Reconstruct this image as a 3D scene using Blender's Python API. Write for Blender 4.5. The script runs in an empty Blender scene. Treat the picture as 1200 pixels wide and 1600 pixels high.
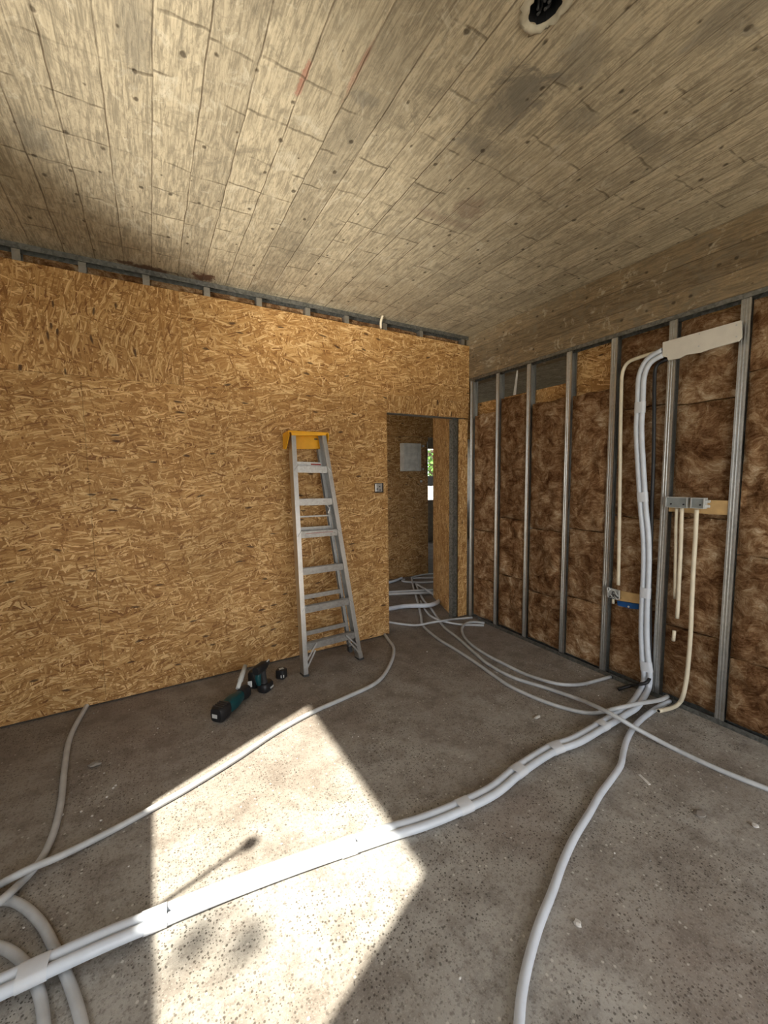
import bpy, bmesh, math, random
from mathutils import Vector, Matrix, noise
random.seed(7)
S = bpy.context.scene
COL = S.collection
# ------------------------------------------------------------------ camera
CAM = Vector((-2.8388, -3.1711, 1.5))
FPX = 630.25
yaw, pit, rol = 0.5222, -0.0912, -0.0127
FW = Vector((math.sin(yaw)*math.cos(pit), math.cos(yaw)*math.cos(pit), math.sin(pit)))
r0 = Vector((math.cos(yaw), -math.sin(yaw), 0)); u0 = r0.cross(FW)
RT = math.cos(rol)*r0 + math.sin(rol)*u0
UP = -math.sin(rol)*r0 + math.cos(rol)*u0
cam = bpy.data.objects.new('camera', bpy.data.cameras.new('camera'))
COL.objects.link(cam)
cam.data.sensor_fit = 'HORIZONTAL'; cam.data.sensor_width = 36
cam.data.lens = 36*FPX/1200
cam.data.clip_start = 0.02
cam.matrix_world = Matrix(((RT.x, UP.x, -FW.x, CAM.x), (RT.y, UP.y, -FW.y, CAM.y), (RT.z, UP.z, -FW.z, CAM.z), (0, 0, 0, 1)))
S.camera = cam
def at(px, py, axis, val):
    "world point where the sight line of a photograph pixel meets the plane axis = val"
    d = RT*((px-600)/FPX) + UP*((800-py)/FPX) + FW
    return CAM + d*((val-CAM[axis])/d[axis])
# ------------------------------------------------------------------ light
S.view_settings.view_transform = 'Standard'; S.view_settings.look = 'None'
S.view_settings.gamma = 1; S.view_settings.use_curve_mapping = False
S.view_settings.exposure = -0.08
SKY = 5.2; SUN = 18.0
w = bpy.data.worlds.new('World'); S.world = w; w.use_nodes = True
nt = w.node_tree; nt.nodes.clear()
sky = nt.nodes.new('ShaderNodeTexSky'); sky.sky_type = 'HOSEK_WILKIE'; sky.turbidity = 4; sky.ground_albedo = .4
sky.sun_direction = (-0.65, -0.28, 0.7)
hs = nt.nodes.new('ShaderNodeMixRGB'); hs.inputs[0].default_value = .8; hs.inputs[2].default_value = (.95, .98, 1.0, 1)
bg = nt.nodes.new('ShaderNodeBackground'); bg.inputs[1].default_value = SKY
wo = nt.nodes.new('ShaderNodeOutputWorld')
nt.links.new(sky.outputs[0], hs.inputs[1]); nt.links.new(hs.outputs[0], bg.inputs[0]); nt.links.new(bg.outputs[0], wo.inputs[0])
sd = Vector((0.916, 0.400, -1.0)).normalized()
sun = bpy.data.objects.new('sun', bpy.data.lights.new('sun', 'SUN')); COL.objects.link(sun)
sun.data.energy = SUN; sun.data.angle = math.radians(0.9); sun.data.color = (1.0, .93, .78)
sun.rotation_euler = sd.to_track_quat('-Z', 'Y').to_euler(); sun.location = (-6, -5, 6)
def portal(name, loc, rot, sx, sy):
    l = bpy.data.lights.new(name, 'AREA'); l.shape = 'RECTANGLE'; l.size = sx; l.size_y = sy; l.energy = 1
    l.cycles.is_portal = True
    o = bpy.data.objects.new(name, l); COL.objects.link(o); o.location = loc; o.rotation_euler = rot
PI = math.pi
portal('rear_opening_daylight', (-1.9, -5.1, 1.2), (PI/2, 0, 0), 3.4, 2.3)
portal('side_window_daylight', (-4.2, -2.26, 1.73), (0, -PI/2, 0), 1.09, 1.35)
portal('hall_window_daylight', (-4.2, 1.0, 1.3), (0, -PI/2, 0), 2.0, 1.2)
portal('far_window_daylight', (1.3, 4.2, 1.4), (-PI/2, 0, 0), 1.6, 1.2)
portal('next_room_daylight', (3.7, -1.5, 1.5), (0, PI/2, 0), 1.2, 1.6)
gl = bpy.data.lights.new('ceiling_glow_fill', 'SPOT'); gl.energy = 2800; gl.color = (1, .95, .84); gl.spot_size = math.radians(33); gl.spot_blend = 1; gl.shadow_soft_size = .6
go = bpy.data.objects.new('ceiling_glow_fill', gl); COL.objects.link(go); go.location = (-6.3, -3.9, .40)   # added spot with no real source; brightens the ceiling through the side window
go.rotation_euler = (Vector((-2.2, -1.0, 2.867))-Vector(go.location)).to_track_quat('-Z', 'Y').to_euler()
# ------------------------------------------------------------------ node helpers
class N:
    def __init__(s, name):
        s.m = bpy.data.materials.new(name); s.m.use_nodes = True
        s.t = s.m.node_tree; s.b = s.t.nodes['Principled BSDF']; s.L = s.t.links
    def n(s, t, **k):
        o = s.t.nodes.new(t)
        for a, v in k.items(): setattr(o, a, v)
        return o
    def put(s, sock, v):
        if v is None: return
        if isinstance(v, bpy.types.NodeSocket): s.L.new(v, sock)
        elif isinstance(v, (tuple, list)) and len(v) == 3 and sock.type == 'RGBA': sock.default_value = (*v, 1)
        else: sock.default_value = v
    def ma(s, op, a, b=None, c=None, clamp=False):
        o = s.n('ShaderNodeMath', operation=op, use_clamp=clamp)
        for i, v in enumerate((a, b, c)): s.put(o.inputs[i], v)
        return o.outputs[0]
    def mix(s, f, a, b, mode='MIX'):
        o = s.n('ShaderNodeMixRGB', blend_type=mode)
        s.put(o.inputs[0], f); s.put(o.inputs[1], a); s.put(o.inputs[2], b); return o.outputs[0]
    def pos(s):
        g = s.n('ShaderNodeNewGeometry'); x = s.n('ShaderNodeSeparateXYZ'); s.L.new(g.outputs['Position'], x.inputs[0]); return x.outputs
    def xyz(s, a, b, c=0.0):
        o = s.n('ShaderNodeCombineXYZ')
        for i, v in enumerate((a, b, c)): s.put(o.inputs[i], v)
        return o.outputs[0]
    def noise(s, v, scale, detail=3, rough=.5, dist=0, out=0):
        o = s.n('ShaderNodeTexNoise'); s.put(o.inputs['Vector'], v)
        for k, x in (('Scale', scale), ('Detail', detail), ('Roughness', rough), ('Distortion', dist)): o.inputs[k].default_value = x
        return o.outputs[out]
    def vor(s, v, scale, rnd=1, dims='3D', feature='F1'):
        o = s.n('ShaderNodeTexVoronoi', voronoi_dimensions=dims, feature=feature); s.put(o.inputs['Vector'], v)
        o.inputs['Scale'].default_value = scale; o.inputs['Randomness'].default_value = rnd
        return o
    def map(s, v, a, b, c=0., d=1., smooth=True):
        o = s.n('ShaderNodeMapRange'); o.interpolation_type = 'SMOOTHSTEP' if smooth else 'LINEAR'
        s.put(o.inputs[0], v)
        for i, x in enumerate((a, b, c, d)): s.put(o.inputs[i+1], x)
        return o.outputs[0]
    def ramp(s, f, stops):
        o = s.n('ShaderNodeValToRGB'); s.put(o.inputs[0], f); e = o.color_ramp.elements
        for i, (p, c) in enumerate(stops):
            q = e[i] if i < 2 else e.new(p)
            q.position = p; q.color = (*c, 1)
        return o.outputs[0]
    def bump(s, h, strength=.3, dist=.01):
        o = s.n('ShaderNodeBump'); s.put(o.inputs['Height'], h); o.inputs['Strength'].default_value = strength; o.inputs['Distance'].default_value = dist
        s.L.new(o.outputs[0], s.b.inputs['Normal'])
    def out(s, col=None, rough=None, metal=None, spec=None):
        s.put(s.b.inputs['Base Color'], col); s.put(s.b.inputs['Roughness'], rough); s.put(s.b.inputs['Metallic'], metal)
        if spec is not None: s.b.inputs['Specular IOR Level'].default_value = spec
        return s.m
def plain(name, col, rough=.6, metal=0., spec=.4, grime=0.12):
    k = N(name); g = k.noise(None, 14, 4)
    tc = k.n('ShaderNodeTexCoord'); k.L.new(tc.outputs['Object'], g.node.inputs['Vector'])
    c2 = tuple(x*(1-grime*2) for x in col)
    return k.out(k.mix(k.map(g, .35, .7), c2, col), rough, metal, spec)

def osb(name, axes, vertical=False, off=(0, 0), tone=1.0):
    k = N(name); p = k.pos(); u = k.ma('ADD', p[axes[0]], off[0]); v = k.ma('ADD', p[axes[1]], off[1])
    if vertical: u, v = v, u
    base = k.xyz(u, v)
    wn = k.noise(base, 1.9, 3, out=1)
    sub = k.n('ShaderNodeVectorMath', operation='SUBTRACT'); k.L.new(wn, sub.inputs[0]); sub.inputs[1].default_value = (.5, .5, .5)
    sc = k.n('ShaderNodeVectorMath', operation='SCALE'); k.L.new(sub.outputs[0], sc.inputs[0]); sc.inputs['Scale'].default_value = .20
    ad = k.n('ShaderNodeVectorMath', operation='ADD'); k.L.new(base, ad.inputs[0]); k.L.new(sc.outputs[0], ad.inputs[1])
    wv = ad.outputs[0]
    t = tone
    stops = [(0.0, (.19*t, .082*t, .024*t)), (.12, (.30*t, .148*t, .046*t)), (.45, (.41*t, .222*t, .076*t)), (.75, (.53*t, .315*t, .120*t)), (1.0, (.78*t, .54*t, .27*t))]
    col = k.ramp(k.noise(wv, 9, 4, .6), [(.3, (.27*t, .13*t, .04*t)), (.7, (.45*t, .25*t, .085*t))])
    h = None
    lay = [(8, .15, .030, .25), (-18, .14, .026, .35), (42, .12, .022, .42), (-58, .12, .022, .48), (80, .09, .020, .55), (2, .18, .022, .55), (-33, .12, .016, .5), (24, .13, .014, .55), (64, .08, .010, .72), (-8, .15, .012, .62), (-76, .07, .009, .78), (14, .10, .008, .68)]
    for i, (ang, L, W, th) in enumerate(lay):
        mp = k.n('ShaderNodeMapping'); k.L.new(wv, mp.inputs[0])
        vr = k.n('ShaderNodeVectorRotate', rotation_type='Z_AXIS'); k.L.new(wv, vr.inputs[0]); vr.inputs['Angle'].default_value = math.radians(-ang)
        mp.vector_type = 'POINT'; k.L.new(vr.outputs[0], mp.inputs[0])
        mp.inputs['Scale'].default_value = (1/L, 1/W, 1); mp.inputs['Location'].default_value = (i*13.7, i*7.3, 0)
        vo = k.vor(mp.outputs[0], 1, 1, '2D')
        se = k.n('ShaderNodeSeparateColor'); k.L.new(vo.outputs['Color'], se.inputs[0])
        m1 = k.ma('GREATER_THAN', se.outputs[0], th)
        m2 = k.map(vo.outputs['Distance'], .52, .46, 0, 1)
        msk = k.ma('MULTIPLY', m1, m2)
        edge = k.ma('MULTIPLY', m1, k.map(vo.outputs['Distance'], .66, .50, 0, 1))
        gr = k.n('ShaderNodeMapping'); k.L.new(vr.outputs[0], gr.inputs[0]); gr.inputs['Scale'].default_value = (12, 320, 1)
        g = k.noise(gr.outputs[0], 1, 2)
        val = k.ma('ADD', k.ma('POWER', se.outputs[1], .8), k.map(g, .3, .7, -.13, .13, False))
        col = k.mix(k.ma('MULTIPLY', edge, .22), col, (.09*t, .04*t, .012*t))
        col = k.mix(msk, col, k.ramp(val, stops))
        hh = k.ma('MULTIPLY', msk, k.ma('ADD', .3, se.outputs[2]))
        h = hh if h is None else k.ma('ADD', k.ma('MULTIPLY', h, .8), hh)
    # occasional dark bark slivers and knots
    mp = k.n('ShaderNodeMapping'); k.L.new(wv, mp.inputs[0]); mp.inputs['Scale'].default_value = (11, 40, 1); mp.inputs['Rotation'].default_value = (0, 0, .7)
    vo = k.vor(mp.outputs[0], 1, 1, '2D'); se = k.n('ShaderNodeSeparateColor'); k.L.new(vo.outputs['Color'], se.inputs[0])
    bark = k.ma('MULTIPLY', k.ma('GREATER_THAN', se.outputs[0], .972), k.map(vo.outputs['Distance'], .40, .15))
    col = k.mix(k.ma('MULTIPLY', bark, .85), col, (.045, .02, .01))
    col = k.mix(1, col, k.ramp(k.noise(base, 1.6, 2), [(.3, (.86, .84, .80)), (.7, (1.06, 1.03, 1.0))]), 'MULTIPLY')
    k.bump(h, .35, .003)
    return k.out(col, .62, 0, .3)

def concrete_boards(name, across, along, width, phase, base=(.50, .43, .31), joints=1.0, stains=()):
    k = N(name); p = k.pos()
    P = k.xyz(p[0], p[1], p[2])
    a, l = p[across], p[along]
    wob = k.map(k.noise(k.xyz(k.ma('MULTIPLY', l, 3), k.ma('MULTIPLY', a, .5)), 2, 4), 0, 1, -.045, .045, False)
    f = k.ma('ADD', k.ma('DIVIDE', k.ma('ADD', a, phase), width), wob)
    idx = k.ma('FLOOR', k.ma('ADD', f, .5)); d = k.ma('ABSOLUTE', k.ma('SUBTRACT', f, k.ma('ROUND', f)))
    board = k.ma('FLOOR', f)
    wn = k.n('ShaderNodeTexWhiteNoise', noise_dimensions='1D'); k.L.new(board, wn.inputs['W']); rnd = wn.outputs['Value']
    wl = k.n('ShaderNodeTexWhiteNoise', noise_dimensions='1D'); k.L.new(k.ma('ADD', idx, 71.3), wl.inputs['W'])
    brk = k.map(k.noise(k.xyz(k.ma('MULTIPLY', l, 2.2), idx), 1.7, 4), .36, .5)
    line = k.ma('MULTIPLY', k.map(d, .030, .004), k.ma('ADD', .35, k.ma('MULTIPLY', k.map(wl.outputs['Value'], 0, 1, .35, .65), brk)))
    # butt joints across the boards
    c = k.ma('ADD', k.ma('DIVIDE', l, .21), k.ma('MULTIPLY', rnd, .22))
    c = k.ma('ADD', c, k.map(k.noise(P, 1.1, 2), 0, 1, -.35, .35, False))
    c = k.ma('ADD', c, k.map(k.noise(P, 14, 3), 0, 1, -.07, .07, False))
    ci = k.ma('ROUND', c); dc = k.ma('ABSOLUTE', k.ma('SUBTRACT', c, ci))
    pres = k.map(k.noise(k.xyz(k.ma('MULTIPLY', board, .43), k.ma('MULTIPLY', ci, 2.7)), 1.3, 2), .36, .52)
    cl = k.ma('MULTIPLY', k.map(dc, .038, .004), k.ma('MULTIPLY', k.ma('MULTIPLY', pres, joints), k.map(k.noise(P, 9, 3), .40, .60, .08, .95)))
    # wood grain print, running along the boards
    gv = k.xyz(k.ma('MULTIPLY', a, 95), k.ma('MULTIPLY', l, 9), rnd)
    g = k.noise(gv, 1, 5, .65, .8)
    g2 = k.noise(P, 55, 4, .7)
    col = k.mix(k.map(g, .36, .62), tuple(x*.62 for x in base), tuple(min(1, x*1.13) for x in base))
    col = k.mix(k.map(g2, .5, .75, 0, .40), col, tuple(x*.5 for x in base))
    col = k.mix(1, col, k.ramp(rnd, [(0, (.80, .79, .77)), (1, (1.06, 1.05, 1.02))]), 'MULTIPLY')
    st = k.noise(P, 2.1, 5, .62)
    col = k.mix(k.map(st, .52, .74, 0, .55), col, (.20, .175, .13))
    sm = k.noise(k.xyz(p[0], k.ma('MULTIPLY', p[1], .8), p[2]), 9, 6, .75, 1.2)
    col = k.mix(k.map(sm, .53, .66, 0, .55), col, (.19, .165, .12))
    col = k.mix(k.map(sm, .46, .34, 0, .45), col, (.66, .60, .47))
    fl = k.noise(k.xyz(k.ma('MULTIPLY', a, 60), k.ma('MULTIPLY', l, 18), rnd), 1, 4, .7, 1.5)
    col = k.mix(k.map(fl, .54, .64, 0, .38), col, (.17, .14, .10))
    col = k.mix(k.map(k.noise(P, 1.2, 3), .5, .7, 0, .30), col, (.30, .25, .17))
    col = k.mix(k.map(k.noise(P, 3.7, 4), .60, .75, 0, .45), col, (.52, .46, .34))
    for (qx, qy, rx, ry, cc, stg) in stains:
        c0 = at(qx, qy, 2, 2.867)
        dx = k.ma('DIVIDE', k.ma('SUBTRACT', p[0], c0.x), rx); dy = k.ma('DIVIDE', k.ma('SUBTRACT', p[1], c0.y), ry)
        dd = k.ma('ADD', k.ma('SQRT', k.ma('ADD', k.ma('MULTIPLY', dx, dx), k.ma('MULTIPLY', dy, dy))), k.map(sm, .3, .7, -.7, .7, False))
        col = k.mix(k.map(dd, 1.1, .5, 0, stg), col, cc)
    # knots
    vo = k.vor(k.xyz(k.ma('MULTIPLY', a, 1.25), l), 6.3, 1, '2D'); se = k.n('ShaderNodeSeparateColor'); k.L.new(vo.outputs['Color'], se.inputs[0])
    rad = k.ma('ADD', k.ma('MULTIPLY', k.ma('SUBTRACT', se.outputs[0], .42), .12), k.map(k.noise(P, 40, 2), 0, 1, -.05, .05, False))
    kn = k.map(k.ma('SUBTRACT', vo.outputs['Distance'], rad), .035, -.03)
    kn = k.ma('MULTIPLY', kn, k.ma('GREATER_THAN', se.outputs[0], .5))
    col = k.mix(k.ma('MULTIPLY', kn, .80), col, (.06, .045, .03))
    col = k.mix(k.ma('MULTIPLY', line, .75), col, (.10, .07, .045))
    col = k.mix(k.ma('MULTIPLY', cl, .62), col, (.09, .07, .045))
    h = k.ma('SUBTRACT', k.ma('ADD', k.ma('MULTIPLY', g, .6), k.ma('MULTIPLY', rnd, .8)), k.ma('ADD', k.ma('ADD', line, cl), kn))
    k.bump(h, .5, .004)
    return k.out(col, .8, 0, .25)

def floor_mat():
    k = N('raw_concrete_floor'); p = k.pos(); P = k.xyz(p[0], p[1], 0.)
    n1 = k.noise(P, 1.3, 6, .6); n2 = k.noise(P, 7, 6, .7); n3 = k.noise(P, 60, 5, .75); n4 = k.noise(k.xyz(k.ma('ADD', k.ma('MULTIPLY', p[0], 2.2), p[1]), p[1]), 3, 4)
    col = k.ramp(n1, [(.32, (.24, .205, .175)), (.52, (.345, .32, .285)), (.72, (.44, .425, .395))])
    col = k.mix(k.map(n2, .42, .66, 0, .60), col, (.15, .125, .105))
    col = k.mix(k.map(n4, .52, .72, 0, .40), col, (.46, .44, .40))
    col = k.mix(k.map(n3, .50, .66, 0, .60), col, (.12, .10, .085))
    col = k.mix(k.map(k.noise(P, 170, 2), .56, .70, 0, .42), col, (.50, .47, .42))
    # pits and grit
    for sc, th, cc, seed in ((52, .24, (.07, .06, .05), 0), (110, .30, (.08, .07, .06), 5), (27, .13, (.07, .06, .05), 9)):
        vo = k.vor(k.xyz(k.ma('ADD', p[0], seed+.3), p[1]), sc, 1, '2D'); se = k.n('ShaderNodeSeparateColor'); k.L.new(vo.outputs['Color'], se.inputs[0])
        m = k.ma('MULTIPLY', k.map(vo.outputs['Distance'], th, th*.55), k.ma('GREATER_THAN', se.outputs[0], .72))
        m = k.ma('MULTIPLY', m, k.map(k.noise(P, 3.1, 2), .35, .6, .25, .85))
        col = k.mix(m, col, cc)
    vo = k.vor(P, 46, 1, '2D'); se = k.n('ShaderNodeSeparateColor'); k.L.new(vo.outputs['Color'], se.inputs[0])
    m = k.ma('MULTIPLY', k.map(vo.outputs['Distance'], .25, .15), k.ma('GREATER_THAN', se.outputs[0], .955))
    col = k.mix(k.ma('MULTIPLY', m, .8), col, (.58, .55, .50))
    # trodden dirt along the timber wall and towards the doorway
    dirt = k.ma('MULTIPLY', k.map(k.ma('ADD', p[1], k.ma('MULTIPLY', n2, .8)), -1.5, .3, 0, .42), k.map(n1, .3, .6, .6, 1))
    col = k.mix(dirt, col, (.135, .10, .08))
    col = k.mix(k.map(k.noise(P, .8, 2), .5, .62, 0, .18), col, (.25, .18, .15))
    k.bump(k.ma('ADD', k.ma('MULTIPLY', n3, .5), k.ma('MULTIPLY', n2, .8)), .6, .006)
    return k.out(col, .85, 0, .2)

def wool():
    k = N('brown_mineral_wool'); p = k.pos()
    oi = k.n('ShaderNodeObjectInfo')
    P = k.xyz(p[0], k.ma('ADD', p[1], k.ma('MULTIPLY', oi.outputs['Random'], 7)), p[2])
    wv = k.noise(P, 4, 3, .5, 0, 1)
    mx = k.n('ShaderNodeMixRGB', blend_type='ADD'); mx.inputs[0].default_value = .22; k.L.new(P, mx.inputs[1]); k.L.new(wv, mx.inputs[2])
    W = mx.outputs[0]
    f1 = k.noise(W, 10, 8, .70, 1.1); f2 = k.noise(W, 40, 6, .75, 1.5); f3 = k.noise(P, 5.5, 5, .6, .6)
    st = k.n('ShaderNodeMapping'); k.L.new(W, st.inputs[0]); st.inputs['Scale'].default_value = (8, 6, 40); st.inputs['Rotation'].default_value = (.5, 0, 0)
    f4 = k.noise(st.outputs[0], 1.6, 5, .7, 1.5)
    v = k.ma('ADD', k.ma('ADD', k.ma('MULTIPLY', f1, .36), k.ma('MULTIPLY', f2, .18)), k.ma('ADD', k.ma('MULTIPLY', f3, .26), k.ma('MULTIPLY', f4, .20)))
    col = k.ramp(v, [(.37, (.035, .014, .006)), (.44, (.13, .062, .027)), (.50, (.27, .155, .078)), (.56, (.47, .33, .20)), (.63, (.76, .65, .50))])
    col = k.mix(1, col, k.ramp(oi.outputs['Random'], [(0, (.78, .74, .70)), (1, (1.1, 1.08, 1.05))]), 'MULTIPLY')
    k.bump(k.ma('ADD', f1, k.ma('MULTIPLY', f2, .6)), .8, .02)
    return k.out(col, .95, 0, .05)

def zinc(name, tint=(.60, .61, .60), rough=.36):
    k = N(name); p = k.pos(); P = k.xyz(p[0], p[1], p[2])
    vo = k.vor(P, 70); g = k.noise(P, 6, 4)
    st = k.noise(k.xyz(k.ma('MULTIPLY', p[0], 300), k.ma('MULTIPLY', p[1], 300), k.ma('MULTIPLY', p[2], 3)), 1, 2)
    se = k.n('ShaderNodeSeparateColor'); k.L.new(vo.outputs['Color'], se.inputs[0])
    col = k.mix(k.map(g, .4, .7, 0, .5), tint, tuple(x*.72 for x in tint))
    col = k.mix(k.ma('MULTIPLY', se.outputs[0], .18), col, (.8, .8, .78))
    r = k.ma('ADD', rough-.05, k.ma('MULTIPLY', st, .16))
    return k.out(col, r, .9)

M = {}
M['osb_back'] = osb('osb_strands_level', (0, 2))
M['osb_back_v'] = osb('osb_strands_upright', (0, 2), True, (3.1, 1.7))
M['osb_side'] = osb('osb_strands_side_wall', (1, 2), False, (5, 2))
M['osb_side_v'] = osb('osb_strands_passage', (1, 2), True, (9, 4), .95)
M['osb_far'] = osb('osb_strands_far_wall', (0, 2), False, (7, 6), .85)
DG, BR, RD = (.13, .12, .10), (.10, .045, .025), (.36, .13, .09)
M['ceiling'] = concrete_boards('board_marked_concrete', 0, 1, .1525, 2.754, stains=(
    (320, 434, .08, .08, BR, .95), (235, 420, .22, .04, BR, .9), (475, 120, .012, .09, RD, .6), (560, 110, .010, .16, RD, .35), (790, 165, .10, .16, DG, .5), (905, 100, .08, .12, DG, .45),
    (820, 140, .12, .10, DG, .5), (905, 190, .09, .07, DG, .4), (750, 225, .12, .05, DG, .45), (735, 325, .10, .10, (.2, .14, .10), .6), (700, 345, .2, .04, (.2, .14, .10), .4), (210, 45, .05, .2, DG, .35), (50, 210, .07, .13, DG, .4),
    (570, 155, .07, .03, DG, .4), (1150, 25, .10, .14, DG, .4), (1000, 215, .2, .05, DG, .4)))
M['beam'] = concrete_boards('board_marked_beam', 2, 1, .143, -.015, (.27, .20, .12), .10)  # browner concrete, with the beam's weaker light darkened into the tint
M['conc'] = plain('plain_concrete', (.34, .30, .24), .85)
M['floor'] = floor_mat()
M['wool'] = wool()
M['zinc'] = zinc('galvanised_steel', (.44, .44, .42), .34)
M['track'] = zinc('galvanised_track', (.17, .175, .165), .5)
M['jamb'] = zinc('dark_steel', (.13, .13, .11), .55)  # darker steel tone for the jamb stud
M['matt_black'] = plain('matt_black', (.012, .012, .012), 1, 0, 0)
M['alu_dull'] = zinc('dull_aluminium', (.36, .345, .325), .42)
M['alu'] = zinc('aluminium', (.56, .56, .55), .30)
M['white_pvc'] = plain('white_pvc', (.62, .665, .735), .38, 0, .5, .05)
M['grey_pvc'] = plain('pale_grey_pvc', (.52, .535, .55), .42, 0, .5, .08)
M['cream_pvc'] = plain('cream_pvc', (.74, .66, .50), .42, 0, .5, .05)
M['bore'] = plain('tube_bore', (.05, .05, .05), .8)
M['tape'] = plain('white_tape', (.66, .69, .74), .35, 0, .5, .03)
M['black'] = plain('black_plastic', (.018, .018, .02), .45)
M['dark'] = plain('dark_grey_plastic', (.05, .05, .052), .5)
M['teal'] = plain('teal_plastic', (.008, .062, .072), .38)
M['yellow'] = plain('yellow_plastic', (.86, .42, .015), .42, 0, .45, .06)
M['label'] = plain('label_white', (.70, .70, .68), .4)
M['red'] = plain('label_red', (.35, .05, .04), .4)
M['plaster'] = plain('white_board', (.72, .68, .60), .6, 0, .3, .04)
M['box'] = plain('grey_box_plastic', (.58, .59, .57), .45)
M['boxin'] = plain('box_inside', (.27, .29, .285), .5)
M['pine'] = plain('pine_plank', (.62, .40, .17), .6)
M['blue'] = plain('blue_plastic', (.01, .09, .30), .45)
M['render'] = plain('pale_render', (.45, .42, .37), .9)
M['cabinet'] = plain('cabinet_white', (.62, .62, .58), .45)
M['ground'] = plain('outdoor_ground', (.46, .43, .37), .9)
M['leaf'] = plain('leaf_green', (.12, .28, .04), .6)
M['bark'] = plain('bark', (.1, .07, .05), .9)
M['rubble'] = plain('stone_grit', (.30, .27, .24), .9)
M['chip'] = plain('white_chip', (.75, .73, .70), .7)
M['mortar'] = plain('broken_plaster', (.52, .47, .36), .9)

# ------------------------------------------------------------------ mesh helpers
def tag(o, label=None, cat=None, group=None, kind=None):
    if label: o['label'] = label
    if cat: o['category'] = cat
    if group: o['group'] = group
    if kind: o['kind'] = kind
    return o
def link(name, bm, mats, parent=None, smooth=False, loc=None):
    me = bpy.data.meshes.new(name); bmesh.ops.recalc_face_normals(bm, faces=bm.faces)
    if smooth:
        for f in bm.faces: f.smooth = True
    bm.to_mesh(me); bm.free()
    for m in (mats if isinstance(mats, (list, tuple)) else [mats]): me.materials.append(M[m] if isinstance(m, str) else m)
    if smooth:
        try: me.set_sharp_from_angle(angle=math.radians(40))
        except Exception: pass
    o = bpy.data.objects.new(name, me); COL.objects.link(o)
    if parent:
        o.parent = parent
        base = parent.location.copy(); q = parent.parent
        if q: base = base + q.location
        if not parent.get('_loc'): me.transform(Matrix.Translation(-base))
    elif loc is not None:
        o.location = loc; me.transform(Matrix.Translation(-Vector(loc)))
    return o
def root(name, loc, label, cat, group=None):
    o = bpy.data.objects.new(name, None); COL.objects.link(o); o.location = loc; o.empty_display_size = .1
    return tag(o, label, cat, group)
def box(bm, lo, hi, mi=0, bev=0):
    b2 = bmesh.new()
    r = bmesh.ops.create_cube(b2, size=1)
    for v in b2.verts: v.co = Vector([lo[i]+(hi[i]-lo[i])*(v.co[i]+.5) for i in range(3)])
    if bev: bmesh.ops.bevel(b2, geom=list(b2.edges), offset=bev, segments=2, affect='EDGES', profile=.6)
    merge(bm, b2, mi)
def merge(bm, b2, mi=0):
    vm = [bm.verts.new(v.co) for v in b2.verts]; b2.verts.index_update()
    for f in b2.faces:
        nf = bm.faces.new([vm[v.index] for v in f.verts]); nf.material_index = mi; nf.smooth = f.smooth
    b2.free()
def obox(bm, p0, p1, wd, w_, d_, mi=0, bev=0):
    "bar from p0 to p1, w_ wide along wd, d_ deep along the third direction"
    p0, p1, wd = Vector(p0), Vector(p1), Vector(wd)
    ax = (p1-p0); L = ax.length; ax.normalize(); wd = (wd-ax*wd.dot(ax)).normalized(); dd = ax.cross(wd)
    b2 = bmesh.new(); bmesh.ops.create_cube(b2, size=1)
    if bev:
        for v in b2.verts: v.co = Vector((v.co.x*w_, v.co.y*d_, v.co.z*L))
        bmesh.ops.bevel(b2, geom=list(b2.edges), offset=bev, segments=2, affect='EDGES')
        for v in b2.verts: c = v.co.copy(); v.co = (p0+p1)/2 + wd*c.x + dd*c.y + ax*c.z
    else:
        for v in b2.verts: c = v.co.copy(); v.co = (p0+p1)/2 + wd*(c.x*w_) + dd*(c.y*d_) + ax*(c.z*L)
    merge(bm, b2, mi)
def prism(bm, poly, d, mi=0):
    "extrude a 3D polygon by vector d"
    a = [bm.verts.new(Vector(p)) for p in poly]; b = [bm.verts.new(Vector(p)+Vector(d)) for p in poly]
    n = len(a); fs = [bm.faces.new(a), bm.faces.new(b[::-1])]
    for i in range(n): fs.append(bm.faces.new((a[i], b[i], b[(i+1) % n], a[(i+1) % n])))
    for f in fs: f.material_index = mi
def spline(pts, step=.03):
    P = [Vector(p) for p in pts]; P = [P[0]*2-P[1]] + P + [P[-1]*2-P[-2]]; out = []
    for i in range(1, len(P)-2):
        a, b, c, d = P[i-1:i+3]; n = max(2, int((c-b).length/step))
        for j in range(n):
            t = j/n
            out.append(.5*((2*b)+(c-a)*t+(2*a-5*b+4*c-d)*t*t+(3*b-a-3*c+d)*t**3))
    out.append(P[-2]); return out
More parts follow.
